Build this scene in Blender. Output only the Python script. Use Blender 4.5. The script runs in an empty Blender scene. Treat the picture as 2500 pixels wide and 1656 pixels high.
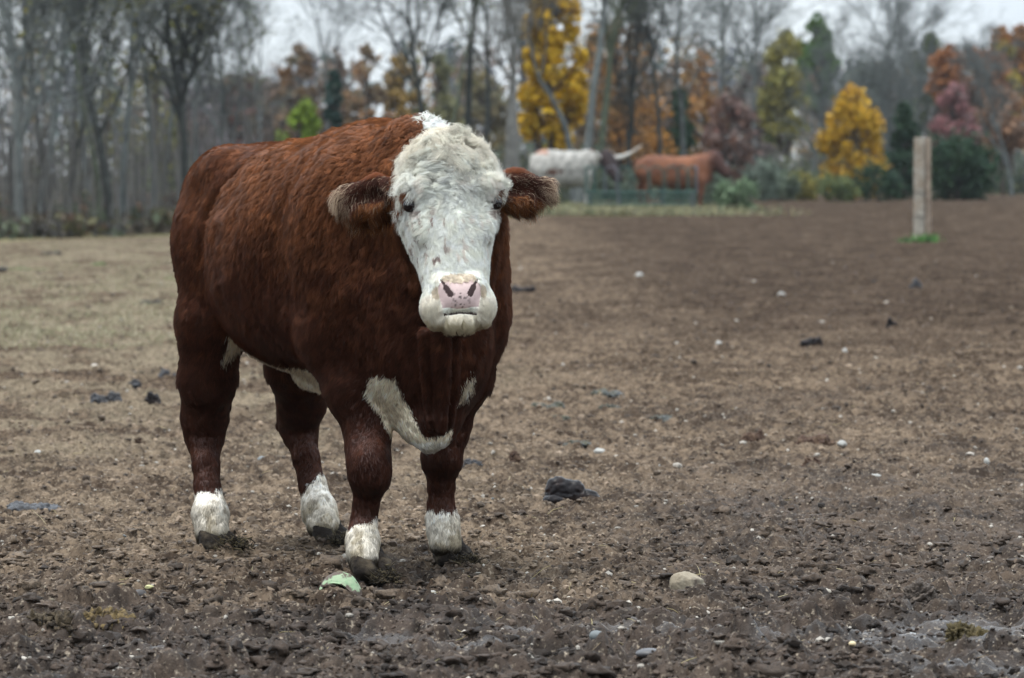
import bpy, math, random
import numpy as np
from mathutils import Vector, Matrix

# ------------------------------------------------------------------ camera, sky, sun, exposure
SC = bpy.context.scene
COL = SC.collection
FPX, CX, CY, HZ, CAMZ = 12000.0, 1250.0, 828.0, 420.0, 1.23     # photo pixels (2500 wide)
DS = 2500 / 2367.0
cam_d = bpy.data.cameras.new('camera')
cam = bpy.data.objects.new('camera', cam_d)
COL.objects.link(cam)
PITCH = math.atan((CY - HZ) / FPX)
cam.location = (0, 0, CAMZ)
cam.rotation_euler = (math.radians(90) - PITCH, 0, 0)
cam_d.sensor_width = 36
cam_d.lens = 36 * FPX / 2500
cam_d.clip_start = 0.1
cam_d.clip_end = 3000
cam_d.dof.use_dof = True
cam_d.dof.focus_distance = 14.75
cam_d.dof.aperture_fstop = 8.0
SC.camera = cam

W = bpy.data.worlds.new('World')
SC.world = W
W.use_nodes = True
nt = W.node_tree
nt.nodes.clear()
sky = nt.nodes.new('ShaderNodeTexSky')
sky.sky_type = 'NISHITA'
sky.sun_disc = False
sky.sun_elevation = math.radians(52)
sky.sun_rotation = math.radians(215)
b1 = nt.nodes.new('ShaderNodeBackground'); b1.inputs[1].default_value = 0.10
nt.links.new(sky.outputs[0], b1.inputs[0])
tc = nt.nodes.new('ShaderNodeTexCoord')
mp = nt.nodes.new('ShaderNodeMapping'); mp.inputs['Scale'].default_value = (3, 3, 14)
nt.links.new(tc.outputs['Generated'], mp.inputs[0])
nz = nt.nodes.new('ShaderNodeTexNoise'); nz.inputs['Scale'].default_value = 2.2; nz.inputs['Detail'].default_value = 5
nt.links.new(mp.outputs[0], nz.inputs['Vector'])
cr = nt.nodes.new('ShaderNodeValToRGB')
cr.color_ramp.elements[0].position = .3; cr.color_ramp.elements[0].color = (.64, .72, .81, 1)
cr.color_ramp.elements[1].position = .7; cr.color_ramp.elements[1].color = (.80, .87, .92, 1)
nt.links.new(nz.outputs[0], cr.inputs[0])
b2 = nt.nodes.new('ShaderNodeBackground')
nt.links.new(cr.outputs[0], b2.inputs[0])
# an overcast sky is brighter overhead than at the horizon
sx = nt.nodes.new('ShaderNodeSeparateXYZ'); nt.links.new(tc.outputs['Generated'], sx.inputs[0])
mz = nt.nodes.new('ShaderNodeMath'); mz.operation = 'POWER'; mz.inputs[1].default_value = .45; mz.use_clamp = True
nt.links.new(sx.outputs[2], mz.inputs[0])
mr = nt.nodes.new('ShaderNodeMapRange'); mr.inputs[1].default_value = 0.22; mr.inputs[2].default_value = 1.0
mr.inputs[3].default_value = .69; mr.inputs[4].default_value = 2.2
nt.links.new(mz.outputs[0], mr.inputs[0]); nt.links.new(mr.outputs[0], b2.inputs[1])
mx = nt.nodes.new('ShaderNodeMixShader'); mx.inputs[0].default_value = 0.9
nt.links.new(b1.outputs[0], mx.inputs[1]); nt.links.new(b2.outputs[0], mx.inputs[2])
wo = nt.nodes.new('ShaderNodeOutputWorld')
nt.links.new(mx.outputs[0], wo.inputs[0])

sun_d = bpy.data.lights.new('sun', 'SUN')
sun_d.energy = 1.5
sun_d.angle = math.radians(18)
sun_d.color = (1, .96, .9)
sun = bpy.data.objects.new('sun', sun_d)
COL.objects.link(sun)
sun.rotation_euler = Vector((.26, .16, -.94)).to_track_quat('-Z', 'Y').to_euler()
SC.view_settings.view_transform = 'Standard'
SC.view_settings.look = 'None'
SC.view_settings.exposure = 0.85
SC.view_settings.gamma = 1

# ------------------------------------------------------------------ helpers
def D(xd, yd, Y):
    """world point seen at a point of the picture (2367 px wide) at distance Y along the view"""
    a = (xd * DS - CX) / FPX
    b = (CY - yd * DS) / FPX
    c, s = math.cos(PITCH), math.sin(PITCH)
    dy = c + b * s
    dz = -s + b * c
    return np.array([a / dy * Y, Y, CAMZ + dz / dy * Y])

def _h(ix, iy, iz, seed):
    h = (ix.astype(np.int64) * 374761393 + iy.astype(np.int64) * 668265263 + iz.astype(np.int64) * 2147483647 + seed * 1274126177) & 0xFFFFFFFF
    h = ((h ^ (h >> 13)) * 1274126177) & 0xFFFFFFFF
    h = ((h ^ (h >> 16)) * 2246822519) & 0xFFFFFFFF
    h = h ^ (h >> 15)
    return (h & 0xFFFFFF) / float(0x1000000)

def vnoise(P, seed=0):
    """smooth value noise, -1..1; P (...,2) or (...,3)"""
    P = np.asarray(P, float)
    x, y = P[..., 0], P[..., 1]
    z = P[..., 2] if P.shape[-1] > 2 else np.zeros_like(x)
    ix, iy, iz = np.floor(x), np.floor(y), np.floor(z)
    fx, fy, fz = x - ix, y - iy, z - iz
    ux, uy, uz = (f * f * f * (f * (f * 6 - 15) + 10) for f in (fx, fy, fz))
    r = 0
    flat = P.shape[-1] == 2
    for dx in (0, 1):
        for dy in (0, 1):
            for dz in ((0,) if flat else (0, 1)):
                w = (ux if dx else 1 - ux) * (uy if dy else 1 - uy)
                if not flat: w = w * (uz if dz else 1 - uz)
                r = r + w * _h(ix + dx, iy + dy, iz + dz, seed)
    return r * 2 - 1

def fbm(P, octv=4, seed=0, gain=.5, lac=2.03):
    P = np.asarray(P, float)
    a, s, r = 1., 0., 0
    for i in range(octv):
        r = r + a * vnoise(P * lac ** i + 17.3 * i, seed + i)
        s += a; a *= gain
    return r / s

def clods(P, cell, prob, seed, rmin=.3, rmax=.75, flat=.7):
    """height of lumps scattered over a plane: domes with random radius"""
    Q = P / cell
    ix, iy = np.floor(Q[:, 0]), np.floor(Q[:, 1])
    out = np.zeros(len(P))
    z0 = np.zeros(len(P))
    for dx in (-1, 0, 1):
        for dy in (-1, 0, 1):
            cx, cy = ix + dx, iy + dy
            px = cx + _h(cx, cy, z0, seed); py = cy + _h(cx, cy, z0, seed + 1)
            r = rmin + (rmax - rmin) * _h(cx, cy, z0, seed + 2) ** 1.6
            on = _h(cx, cy, z0, seed + 3) < prob
            st = .7 + .6 * _h(cx, cy, z0, seed + 4)
            d2 = ((Q[:, 0] - px) * st) ** 2 + ((Q[:, 1] - py) / st) ** 2
            v = np.where(on, np.sqrt(np.clip(1 - d2 / (r * r), 0, 1)) * r * flat, 0)
            out = np.maximum(out, v)
    return out * cell

def nearest_cell(P, cell, seed):
    """nearest jittered feature point in 3-D: its position and random id"""
    Q = P / cell
    I = np.floor(Q)
    best = np.full(len(P), 1e9); bp = np.zeros((len(P), 3)); bid = np.zeros(len(P))
    for dx in (-1, 0, 1):
        for dy in (-1, 0, 1):
            for dz in (-1, 0, 1):
                c = I + np.array([dx, dy, dz])
                pt = np.stack([c[:, k] + _h(c[:, 0], c[:, 1], c[:, 2], seed + k) for k in range(3)], 1)
                d = ((Q - pt) ** 2).sum(1)
                m = d < best
                best[m] = d[m]; bp[m] = pt[m]
                bid[m] = _h(c[m, 0], c[m, 1], c[m, 2], seed + 9)
    return bp * cell, bid

def sstep(a, b, x):
    t = np.clip((np.asarray(x, float) - a) / (b - a), 0, 1)
    return t * t * (3 - 2 * t)

def mesh_np(name, V, F=None, quads=None, tris=None, smooth=True, attrs=None, mats=None, midx=None):
    """fast mesh from arrays"""
    me = bpy.data.meshes.new(name)
    V = np.ascontiguousarray(V, dtype=np.float32)
    me.vertices.add(len(V)); me.vertices.foreach_set('co', V.ravel())
    loops, starts = [], []
    n = 0
    for arr, k in ((quads, 4), (tris, 3)):
        if arr is not None and len(arr):
            a = np.ascontiguousarray(arr, dtype=np.int32)
            loops.append(a.ravel()); starts.append(n + np.arange(len(a)) * k); n += len(a) * k
    L = np.concatenate(loops).astype(np.int32); S = np.concatenate(starts).astype(np.int32)
    me.loops.add(len(L)); me.loops.foreach_set('vertex_index', L)
    me.polygons.add(len(S)); me.polygons.foreach_set('loop_start', S)
    me.update(calc_edges=True)
    me.polygons.foreach_set('use_smooth', np.full(len(S), smooth))
    if attrs:
        for k, a in attrs.items():
            a = np.asarray(a, np.float32)
            if a.ndim == 1:
                at = me.attributes.new(k, 'FLOAT', 'POINT'); at.data.foreach_set('value', a)
            else:
                if a.shape[1] == 3: a = np.concatenate([a, np.ones((len(a), 1), np.float32)], 1)
                at = me.attributes.new(k, 'FLOAT_COLOR', 'POINT'); at.data.foreach_set('color', np.ascontiguousarray(a).ravel())
    for m in (mats or []): me.materials.append(m)
    if midx is not None: me.polygons.foreach_set('material_index', np.asarray(midx, np.int32))
    return me

def obj(name, me, parent=None, loc=None):
    o = bpy.data.objects.new(name, me)
    COL.objects.link(o)
    if parent is not None: o.parent = parent
    if loc is not None: o.location = [float(v) for v in loc]
    return o

def tag(o, label=None, cat=None, group=None, kind=None):
    if label: o['label'] = label
    if cat: o['category'] = cat
    if group: o['group'] = group
    if kind: o['kind'] = kind
    return o

def thing(name, label, cat, loc=(0, 0, 0), group=None):
    o = bpy.data.objects.new(name, None)
    COL.objects.link(o)
    o.location = [float(v) for v in loc]
    o.empty_display_size = .1
    return tag(o, label, cat, group)

def copy_thing(o, label=None):
    c = o.copy(); COL.objects.link(c)
    for ch in list(o.children):
        d = ch.copy(); COL.objects.link(d); d.parent = c
        for g in ch.children:
            e = g.copy(); COL.objects.link(e); e.parent = d
    if label: c['label'] = label
    return c

def mat(name, base=(.5, .5, .5), rough=.8, attr=None, noise=None, bump=None, spec=.3, trans=0, rough_attr=None, sheen=0, spec_attr=None):
    """noise: (scale, colour2, detail, low, high) mixes a second colour in; bump: (scale, strength, distance)"""
    m = bpy.data.materials.new(name)
    m.use_nodes = True
    t = m.node_tree; N = t.nodes; Lk = t.links
    p = N['Principled BSDF']
    p.inputs['Roughness'].default_value = rough
    p.inputs['Specular IOR Level'].default_value = spec
    if sheen: p.inputs['Sheen Weight'].default_value = sheen
    tc = N.new('ShaderNodeTexCoord')
    col = None
    if attr:
        a = N.new('ShaderNodeAttribute'); a.attribute_name = attr; col = a.outputs['Color']
    else:
        rgb = N.new('ShaderNodeRGB'); rgb.outputs[0].default_value = (*base, 1); col = rgb.outputs[0]
    if noise:
        ns = noise if isinstance(noise, list) else [noise]
        for (sc, c2, det, lo, hi) in ns:
            n = N.new('ShaderNodeTexNoise'); n.inputs['Scale'].default_value = sc; n.inputs['Detail'].default_value = det
            Lk.new(tc.outputs['Object'], n.inputs['Vector'])
            r = N.new('ShaderNodeMapRange'); r.inputs[1].default_value = lo; r.inputs[2].default_value = hi
            Lk.new(n.outputs[0], r.inputs[0])
            x = N.new('ShaderNodeMix'); x.data_type = 'RGBA'
            Lk.new(r.outputs[0], x.inputs[0]); Lk.new(col, x.inputs[6]); x.inputs[7].default_value = (*c2, 1)
            col = x.outputs[2]
    Lk.new(col, p.inputs['Base Color'])
    if rough_attr:
        a = N.new('ShaderNodeAttribute'); a.attribute_name = rough_attr; Lk.new(a.outputs['Fac'], p.inputs['Roughness'])
    if spec_attr:
        a = N.new('ShaderNodeAttribute'); a.attribute_name = spec_attr; Lk.new(a.outputs['Fac'], p.inputs['Specular IOR Level'])
    if bump:
        n = N.new('ShaderNodeTexNoise'); n.inputs['Scale'].default_value = bump[0]; n.inputs['Detail'].default_value = 6
        Lk.new(tc.outputs['Object'], n.inputs['Vector'])
        b = N.new('ShaderNodeBump'); b.inputs['Strength'].default_value = bump[1]; b.inputs['Distance'].default_value = bump[2]
        Lk.new(n.outputs[0], b.inputs['Height']); Lk.new(b.outputs[0], p.inputs['Normal'])
    if trans:
        tr = N.new('ShaderNodeBsdfTranslucent'); Lk.new(col, tr.inputs[0])
        ms = N.new('ShaderNodeMixShader'); ms.inputs[0].default_value = trans
        Lk.new(p.outputs[0], ms.inputs[1]); Lk.new(tr.outputs[0], ms.inputs[2])
        Lk.new(ms.outputs[0], N['Material Output'].inputs[0])
    return m

# ---- signed distance sculpting on a rectilinear grid, turned into ONE surface (naive surface nets)
def smin(a, b, k):
    h = np.maximum(k - np.abs(a - b), 0) / k
    return np.minimum(a, b) - h * h * k * .25

class Sculpt:
    def __init__(s, xs, ys, zs):
        s.ax = [np.asarray(a, np.float32) for a in (xs, ys, zs)]
        s.F = np.full([len(a) for a in s.ax], 1.0, np.float32)
    def box(s, lo, hi):
        sl, pts = [], []
        for a, l, h in zip(s.ax, lo, hi):
            i, j = np.searchsorted(a, l), np.searchsorted(a, h)
            sl.append(slice(i, j)); pts.append(a[i:j])
        if min(len(p) for p in pts) == 0: return None, None
        g = np.meshgrid(*pts, indexing='ij')
        return tuple(sl), g
    def put(s, sl, d, k, cut=False):
        if cut: s.F[sl] = -smin(-s.F[sl], d, k)
        else: s.F[sl] = smin(s.F[sl], d, k)
    def ell(s, c, r, k=.04, R=None, cut=False):
        """ellipsoid, R: 3x3 rows = local axes"""
        c = np.asarray(c, float); m = max(r) + .1 + k
        if R is None: ext = np.array(r) + .05 + k
        else: ext = np.sqrt(((np.asarray(R) * np.array(r)[:, None]) ** 2).sum(0)) + .05 + k
        sl, g = s.box(c - ext, c + ext)
        if sl is None: return
        q = [g[i] - c[i] for i in range(3)]
        if R is not None: q = [R[i][0] * q[0] + R[i][1] * q[1] + R[i][2] * q[2] for i in range(3)]
        k0 = np.sqrt(sum((q[i] / r[i]) ** 2 for i in range(3))) + 1e-6
        k1 = np.sqrt(sum((q[i] / r[i] ** 2) ** 2 for i in range(3))) + 1e-6
        s.put(sl, k0 * (k0 - 1) / k1, k, cut)
    def cone(s, a, b, ra, rb, k=.03, flat=None, cut=False):
        """tapered round cone; flat=(axis vector, factor) squeezes it along an axis"""
        a, b = np.asarray(a, float), np.asarray(b, float)
        m = max(ra, rb) * (1.6 if flat is None else max(1.6, flat[1] + .3)) + .04 + k
        sl, g = s.box(np.minimum(a, b) - m, np.maximum(a, b) + m)
        if sl is None: return
        ab = b - a; L2 = (ab ** 2).sum()
        q = [g[i] - a[i] for i in range(3)]
        t = np.clip((q[0] * ab[0] + q[1] * ab[1] + q[2] * ab[2]) / L2, 0, 1)
        e = [q[i] - t * ab[i] for i in range(3)]
        if flat is not None:
            ax = np.asarray(flat[0], float); ax = ax / np.linalg.norm(ax)
            dp = e[0] * ax[0] + e[1] * ax[1] + e[2] * ax[2]
            e = [e[i] + dp * ax[i] * (1 / flat[1] - 1) for i in range(3)]
        ts = t * t * (3 - 2 * t)
        d = np.sqrt(e[0] ** 2 + e[1] ** 2 + e[2] ** 2) - (ra + (rb - ra) * ts)
        s.put(sl, d, k, cut)
    def chain(s, pts, k=.03, flat=None):
        for (p, r), (q, t) in zip(pts, pts[1:]):
            s.cone(p, q, r, t, k, flat)
    def loft(s, O, A, Bv, Cv, rings, power=2.3, k=.04):
        """rings (s, half width, c_top, c_bottom): sections along A, width along B, height along C"""
        O, A, Bv, Cv = (np.asarray(v, float) for v in (O, A, Bv, Cv))
        R = np.array(rings, float)
        cor = []
        for r in R:
            for sb in (-1, 1):
                for c in (r[2], r[3]):
                    cor.append(O + A * r[0] + Bv * sb * r[1] + Cv * c)
        cor = np.array(cor)
        sl, g = s.box(cor.min(0) - .08, cor.max(0) + .08)
        q = [g[i] - O[i] for i in range(3)]
        t, w, h = (q[0] * v[0] + q[1] * v[1] + q[2] * v[2] for v in (A, Bv, Cv))
        ss = np.linspace(R[0, 0], R[-1, 0], 160)
        def sm(col):
            v = np.interp(ss, R[:, 0], R[:, col])
            kk = np.hanning(15); kk /= kk.sum()
            return np.convolve(np.pad(v, 7, 'edge'), kk, 'valid')
        hw, tp, bt = (np.interp(t, ss, sm(c)) for c in (1, 2, 3))
        cc = (tp + bt) / 2; hh = (tp - bt) / 2
        a = np.abs(w) / hw; b = np.abs(h - cc) / hh
        rr = (a ** power + b ** power) ** (1 / power)
        d = (rr - 1) * np.minimum(hw, hh)
        out = np.maximum(R[0, 0] - t, t - R[-1, 0])
        d = np.where(out > 0, np.sqrt(np.maximum(d, 0) ** 2 + out ** 2), np.maximum(d, out))
        s.put(sl, d, k)
    def surface(s):
        F = s.F; X, Y, Z = s.ax
        S = F < 0
        cs = [S[i:S.shape[0] - 1 + i, j:S.shape[1] - 1 + j, l:S.shape[2] - 1 + l] for i in (0, 1) for j in (0, 1) for l in (0, 1)]
        allin = cs[0].copy(); anyin = cs[0].copy()
        for c in cs[1:]: allin &= c; anyin |= c
        act = np.argwhere(anyin & ~allin)
        idx = np.full(np.array(F.shape) - 1, -1, np.int32)
        idx[tuple(act.T)] = np.arange(len(act))
        corners = [(i, j, l) for i in (0, 1) for j in (0, 1) for l in (0, 1)]
        fv = np.stack([F[act[:, 0] + c[0], act[:, 1] + c[1], act[:, 2] + c[2]] for c in corners], 1)
        pv = np.stack([np.stack([X[act[:, 0] + c[0]], Y[act[:, 1] + c[1]], Z[act[:, 2] + c[2]]], 1) for c in corners], 1)
        acc = np.zeros((len(act), 3)); cnt = np.zeros(len(act))
        for i in range(8):
            for j in range(i + 1, 8):
                if sum(abs(corners[i][k] - corners[j][k]) for k in range(3)) != 1: continue
                m = (fv[:, i] < 0) != (fv[:, j] < 0)
                t = fv[m, i] / (fv[m, i] - fv[m, j])
                acc[m] += pv[m, i] + (pv[m, j] - pv[m, i]) * t[:, None]; cnt[m] += 1
        V = acc / cnt[:, None]
        Q = []
        for ax in range(3):
            sl0 = [slice(None)] * 3; sl1 = [slice(None)] * 3
            sl0[ax] = slice(0, -1); sl1[ax] = slice(1, None)
            a, b = S[tuple(sl0)], S[tuple(sl1)]
            e = np.argwhere(a != b)
            o1, o2 = [k for k in range(3) if k != ax]
            ok = (e[:, o1] > 0) & (e[:, o2] > 0) & (e[:, o1] < F.shape[o1] - 1) & (e[:, o2] < F.shape[o2] - 1)
            e = e[ok]
            if not len(e): continue
            def cell(d1, d2):
                c = e.copy(); c[:, o1] -= d1; c[:, o2] -= d2
                return idx[c[:, 0], c[:, 1], c[:, 2]]
            q = np.stack([cell(1, 1), cell(0, 1), cell(0, 0), cell(1, 0)], 1)
            flip = a[tuple(e.T)]
            if ax == 1: flip = ~flip
            q[~flip] = q[~flip][:, ::-1]
            Q.append(q)
        Q = np.concatenate(Q)
        return V, Q

def smooth_mesh(V, Q, it=2, lam=.5):
    n = len(V)
    E = np.concatenate([Q[:, [0, 1]], Q[:, [1, 2]], Q[:, [2, 3]], Q[:, [3, 0]]])
    deg = np.bincount(E[:, 0], minlength=n) + np.bincount(E[:, 1], minlength=n)
    for _ in range(it):
        A = np.zeros_like(V)
        for k in range(3):
            A[:, k] = np.bincount(E[:, 0], V[E[:, 1], k], n) + np.bincount(E[:, 1], V[E[:, 0], k], n)
        V = V + lam * (A / deg[:, None] - V)
    return V

def vnormals(V, Q):
    fn = np.cross(V[Q[:, 2]] - V[Q[:, 0]], V[Q[:, 3]] - V[Q[:, 1]])
    N = np.zeros_like(V)
    for k in range(4):
        for c in range(3):
            N[:, c] += np.bincount(Q[:, k], fn[:, c], len(V))
    return N / (np.linalg.norm(N, axis=1, keepdims=True) + 1e-12)

def axis_grid(lo, hi, step, fine=()):
    """coordinates from lo to hi with step, finer inside the (a, b, step) spans"""
    out = [lo]
    while out[-1] < hi:
        st = step
        for a, b, f in fine:
            if a <= out[-1] < b: st = min(st, f)
        out.append(out[-1] + st)
    return np.array(out)

def unit(v):
    v = np.asarray(v, float)
    return v / (np.linalg.norm(v, axis=-1, keepdims=True) + 1e-12)

# ================================================================== ground
def terrain(X, Y):
    """broad lie of the land"""
    side = sstep(-3.5, 1.0, X)
    return .36 * sstep(42, 118, Y) * side + .03 * vnoise(np.stack([X * .12, Y * .05], -1), 3) * sstep(20, 40, Y)

def wetness(X, Y):
    """0 dry tan earth .. 1 wet dark mud, by place in the paddock"""
    P = np.stack([X, Y], -1)
    n = fbm(P * np.array([.9, .45]), 4, 201)
    n2 = fbm(P * np.array([5, 2.4]), 3, 202)
    w = sstep(14.7, 13.3, Y + .35 * n - .45 * sstep(.1, 1.2, X) * 1.0)
    w = np.maximum(w, .85 * sstep(23, 16.5, Y + 3 * n) * sstep(.0, .9, X + .3 * n))
    w = np.maximum(w, .55 * sstep(-.1, .4, n) * sstep(.2, 1.5, X) * sstep(16, 24, Y))
    far = sstep(-.8, 2.2, X - (Y - 30) * .005 + .9 * n) * sstep(24, 46, Y)
    w = np.maximum(w, .97 * far * (.92 + .3 * n2))
    w = np.maximum(w, .45 * sstep(-.2, .35, n2) * sstep(16.5, 14.6, Y))
    return np.clip(w + .25 * n2 * sstep(.05, .3, w), 0, 1)

SLICK = [(.95, 12.75, .34, .28), (.42, 12.95, .38, .22), (1.25, 13.05, .3, .5), (-.05, 12.55, .35, .16), (-.75, 12.62, .32, .12), (1.18, 12.2, .3, .3), (.1, 13.1, .2, .12), (-.38, 13.0, .3, .1)]
PITS = [(.93, 13.55, .13, .18, .050), (.62, 12.9, .10, .14, .035), (-.1, 12.3, .12, .16, .035), (.33, 12.22, .09, .16, .045), (-.85, 12.75, .12, .13, .03),
        (1.0, 12.35, .14, .16, .04), (-.55, 13.4, .10, .12, .025), (.75, 13.0, .09, .10, .03), (-.6, 12.15, .1, .12, .035), (.22, 14.3, .09, .12, .02), (-1.05, 13.2, .09, .12, .03)]

def ground_z(X, Y, detail=True):
    X = np.asarray(X, float); Y = np.asarray(Y, float)
    z = terrain(X, Y)
    if not detail: return z
    P = np.stack([X, Y], -1)
    shp = X.shape; P2 = P.reshape(-1, 2)
    near = sstep(15.6, 13.2, Y + .5 * fbm(P * 1.2, 2, 210)).reshape(-1)
    slick = np.zeros(len(P2))
    for cx, cy, rx, ry in SLICK:
        d = ((P2[:, 0] - cx) / rx) ** 2 + ((P2[:, 1] - cy) / ry) ** 2 + .9 * fbm(P2 * 5, 3, 77)
        slick = np.maximum(slick, .8 * sstep(1.1, .2, d))
    rough = .75 + .25 * near
    hum = fbm(P2 * np.array([3.2, 2.2]), 2, 219) * .022
    warp = np.stack([fbm(P2 * 22, 3, 301), fbm(P2 * 22, 3, 302)], -1) * .028
    Q = P2 + warp
    z2 = fbm(P2 * np.array([1.6, 1.1]), 3, 220) * .022
    z2 += hum + fbm(P2 * 9, 3, 221) * (.012 + .020 * near)
    up = clods(Q, .15, .5, 230, .25, .55, .50) * (.45 + .55 * near) * (1 - .8 * slick)
    up += clods(Q * 1.03 + 3, .070, .75, 240, .25, .68, .80) * rough * (1 - .75 * slick)
    up += clods(Q * .98 + 7, .033, .85, 250, .25, .70, .60) * (.75 - .25 * near) * (1 - .7 * slick)
    up += clods(P2 * 1.01 + 5, .017, .55, 260, .3, .65, .8) * (1 - .5 * near) * (1 - .6 * slick)
    z2 += up
    r = (1 - np.abs(vnoise(Q * 24, 270))) ** 2
    z2 += r * .014 * near * (1 - .6 * slick)
    z2 += fbm(P2 * 55, 2, 271) * .0022
    for cx, cy, rx, ry, dp in PITS:
        d = np.sqrt(((P2[:, 0] - cx) / rx) ** 2 + ((P2[:, 1] - cy) / ry) ** 2) + .18 * fbm(P2 * 12, 2, 88)
        z2 += -dp * sstep(1.05, .55, d) + dp * .55 * np.exp(-((d - 1.25) / .22) ** 2)
    for xd, yd, Yh in ((848, 1341, 14.79), (1032, 1308, 15.28), (492, 1283, 15.77), (752, 1262, 16.06)):   # hooves sink in, mud squeezed up round them
        p = D(xd, yd, Yh)
        d = np.hypot(P2[:, 0] - p[0], P2[:, 1] - p[1]) + .02 * fbm(P2 * 20, 2, 89)
        z2 += .022 * np.exp(-((d - .10) / .035) ** 2) - .004 * np.exp(-(d / .06) ** 2)
    fade = 1 - .75 * sstep(40, 90, P2[:, 1])
    return z + (z2 * fade).reshape(shp) - .018

def earth_tones(P2):
    a = fbm(P2 * np.array([3, 1.3]), 4, 410); b = fbm(P2 * 24, 3, 411)
    dry = np.array([.152, .112, .078]); dry2 = np.array([.040, .028, .020])
    mud = np.array([.015, .0102, .0076]); mud2 = np.array([.051, .036, .027])
    cl = clods(P2 * 1.02 + 9, .045, .5, 290, .3, .7, 1.0) > 0
    m = np.clip(.50 + .75 * a + 1.3 * b + .22 * cl, 0, 1)[:, None]
    return dry * m + dry2 * (1 - m), mud2 * m + mud * (1 - m), a, b

def make_ground():
    # a fan of rows that keeps clods finer than a pixel near the animal and coarsens with distance
    ys = [11.2]
    while ys[-1] < 230:
        y = ys[-1]
        ys.append(y + min(max(.0072 * (y / 12) ** 2.0, .0072), 1.5))
    ys = np.array(ys)
    us = np.linspace(-1, 1, 980)
    U, Yg = np.meshgrid(us, ys)
    half = .1042 * Yg * 1.55 + .15
    Xg = U * half
    Zg = ground_z(Xg, Yg)
    V = np.stack([Xg, Yg, Zg], -1).reshape(-1, 3)
    nr, nc = Xg.shape
    idx = np.arange(nr * nc).reshape(nr, nc)
    q = np.stack([idx[:-1, :-1], idx[:-1, 1:], idx[1:, 1:], idx[1:, :-1]], -1).reshape(-1, 4)
    # the rest of the sheet, out to the horizon and behind the camera
    ring = []
    base = len(V)
    ex = [np.array([x, y, -.35]) for x in (-1500, 1500) for y in (-600, 1500)]
    gx = np.concatenate([np.linspace(-1500, -45, 8), np.linspace(-40, 40, 81), np.linspace(45, 1500, 8)])
    gy = np.concatenate([np.linspace(-600, -20, 6), np.linspace(-15, 260, 221), np.linspace(300, 1500, 8)])
    GX, GY = np.meshgrid(gx, gy)
    inside = (np.abs(GX) < .1042 * GY * 1.55 + .10) & (GY > 11.3) & (GY < 229)
    GZ = terrain(GX, GY) - np.where(inside, .30, .02)
    V2 = np.stack([GX, GY, GZ], -1).reshape(-1, 3)
    i2 = np.arange(GX.size).reshape(GX.shape) + base
    q2 = np.stack([i2[:-1, :-1], i2[:-1, 1:], i2[1:, 1:], i2[1:, :-1]], -1).reshape(-1, 4)
    V = np.concatenate([V, V2]); q = np.concatenate([q, q2])
    X, Y = V[:, 0], V[:, 1]
    wet = wetness(X, Y)
    P2 = V[:, :2]
    slick = np.zeros(len(V))
    for cx, cy, rx, ry in SLICK:
        d = ((P2[:, 0] - cx) / rx) ** 2 + ((P2[:, 1] - cy) / ry) ** 2 + .9 * fbm(P2 * 5, 3, 77)
        slick = np.maximum(slick, sstep(1.1, .0, d + .9 * fbm(P2 * 22, 3, 78)))
    far_slick = 0 * sstep(.15, .5, fbm(P2 * np.array([1.1, .25]), 3, 333)) * sstep(2.2, 4.2, X) * sstep(38, 44, Y) * sstep(62, 55, Y)
    slick = np.maximum(slick, far_slick * .7)
    # grass-thatch tint at the far left, fallen hay under the feeder
    edge = forest_edge_y(X)
    thatch = sstep(.15, -1.6, X + .03 * (Y - 35) + .8 * fbm(P2 * np.array([.7, .2]), 3, 401)) * sstep(15, 36, Y + 7 * fbm(P2 * .8, 2, 5))
    hay = sstep(3.2, 1.0, np.hypot((X - 2.0) / 1.6, (Y - 112) / 8.0) * 2.2 + .6 * fbm(P2 * .8, 3, 9)) * (Y > 60)
    hay = np.maximum(hay, .8 * sstep(-4, 2, Y - edge + 3 * fbm(P2 * .5, 2, 12)))
    c1, c2, a, b = earth_tones(P2)
    w = wet[:, None]
    col = c1 * (1 - w) + c2 * w
    col = col * (1 - .55 * slick[:, None]) + np.array([.034, .028, .025]) * .55 * slick[:, None]
    tb = np.clip(.5 + a, 0, 1)[:, None]
    tcol = np.array([.168, .142, .098]) * (.75 + .4 * tb)
    th = (thatch * .7 * sstep(-.35, .2, a))[:, None]
    col = col * (1 - th) + tcol * th
    hy = hay[:, None] * .7
    col = col * (1 - hy) + np.array([.20, .20, .075]) * (.7 + .6 * tb) * hy
    beyond = sstep(0, 6, Y - edge)[:, None]
    col = col * (1 - beyond) + np.array([.085, .068, .046]) * beyond
    rough = np.clip(.92 - .28 * wet - .34 * slick + .10 * b, .22, 1)
    nearw = sstep(30, 16, Y)
    spec = (.03 + .10 * wet) * nearw + .13 * slick
    me = mesh_np('paddock_ground', V, quads=q, attrs={'earth': col, 'earth_rough': rough, 'earth_spec': spec},
                 mats=[mat('earth', attr='earth', rough_attr='earth_rough', spec_attr='earth_spec', noise=[(11, (.045, .034, .026), 6, .54, .76), (38, (.030, .021, .015), 5, .50, .72), (80, (.27, .22, .165), 3, .58, .78), (120, (.018, .012, .009), 3, .55, .72)], bump=(190, .7, .006))])
    g = tag(obj('ground', me), kind='structure')
    return g

def forest_edge_y(X):
    """distance at which the paddock ends and the wood begins"""
    return np.interp(X, [-60, -9, -7.5, -4, 0, 3, 8, 16, 60], [70, 88, 92, 112, 122, 150, 176, 196, 200])

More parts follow.
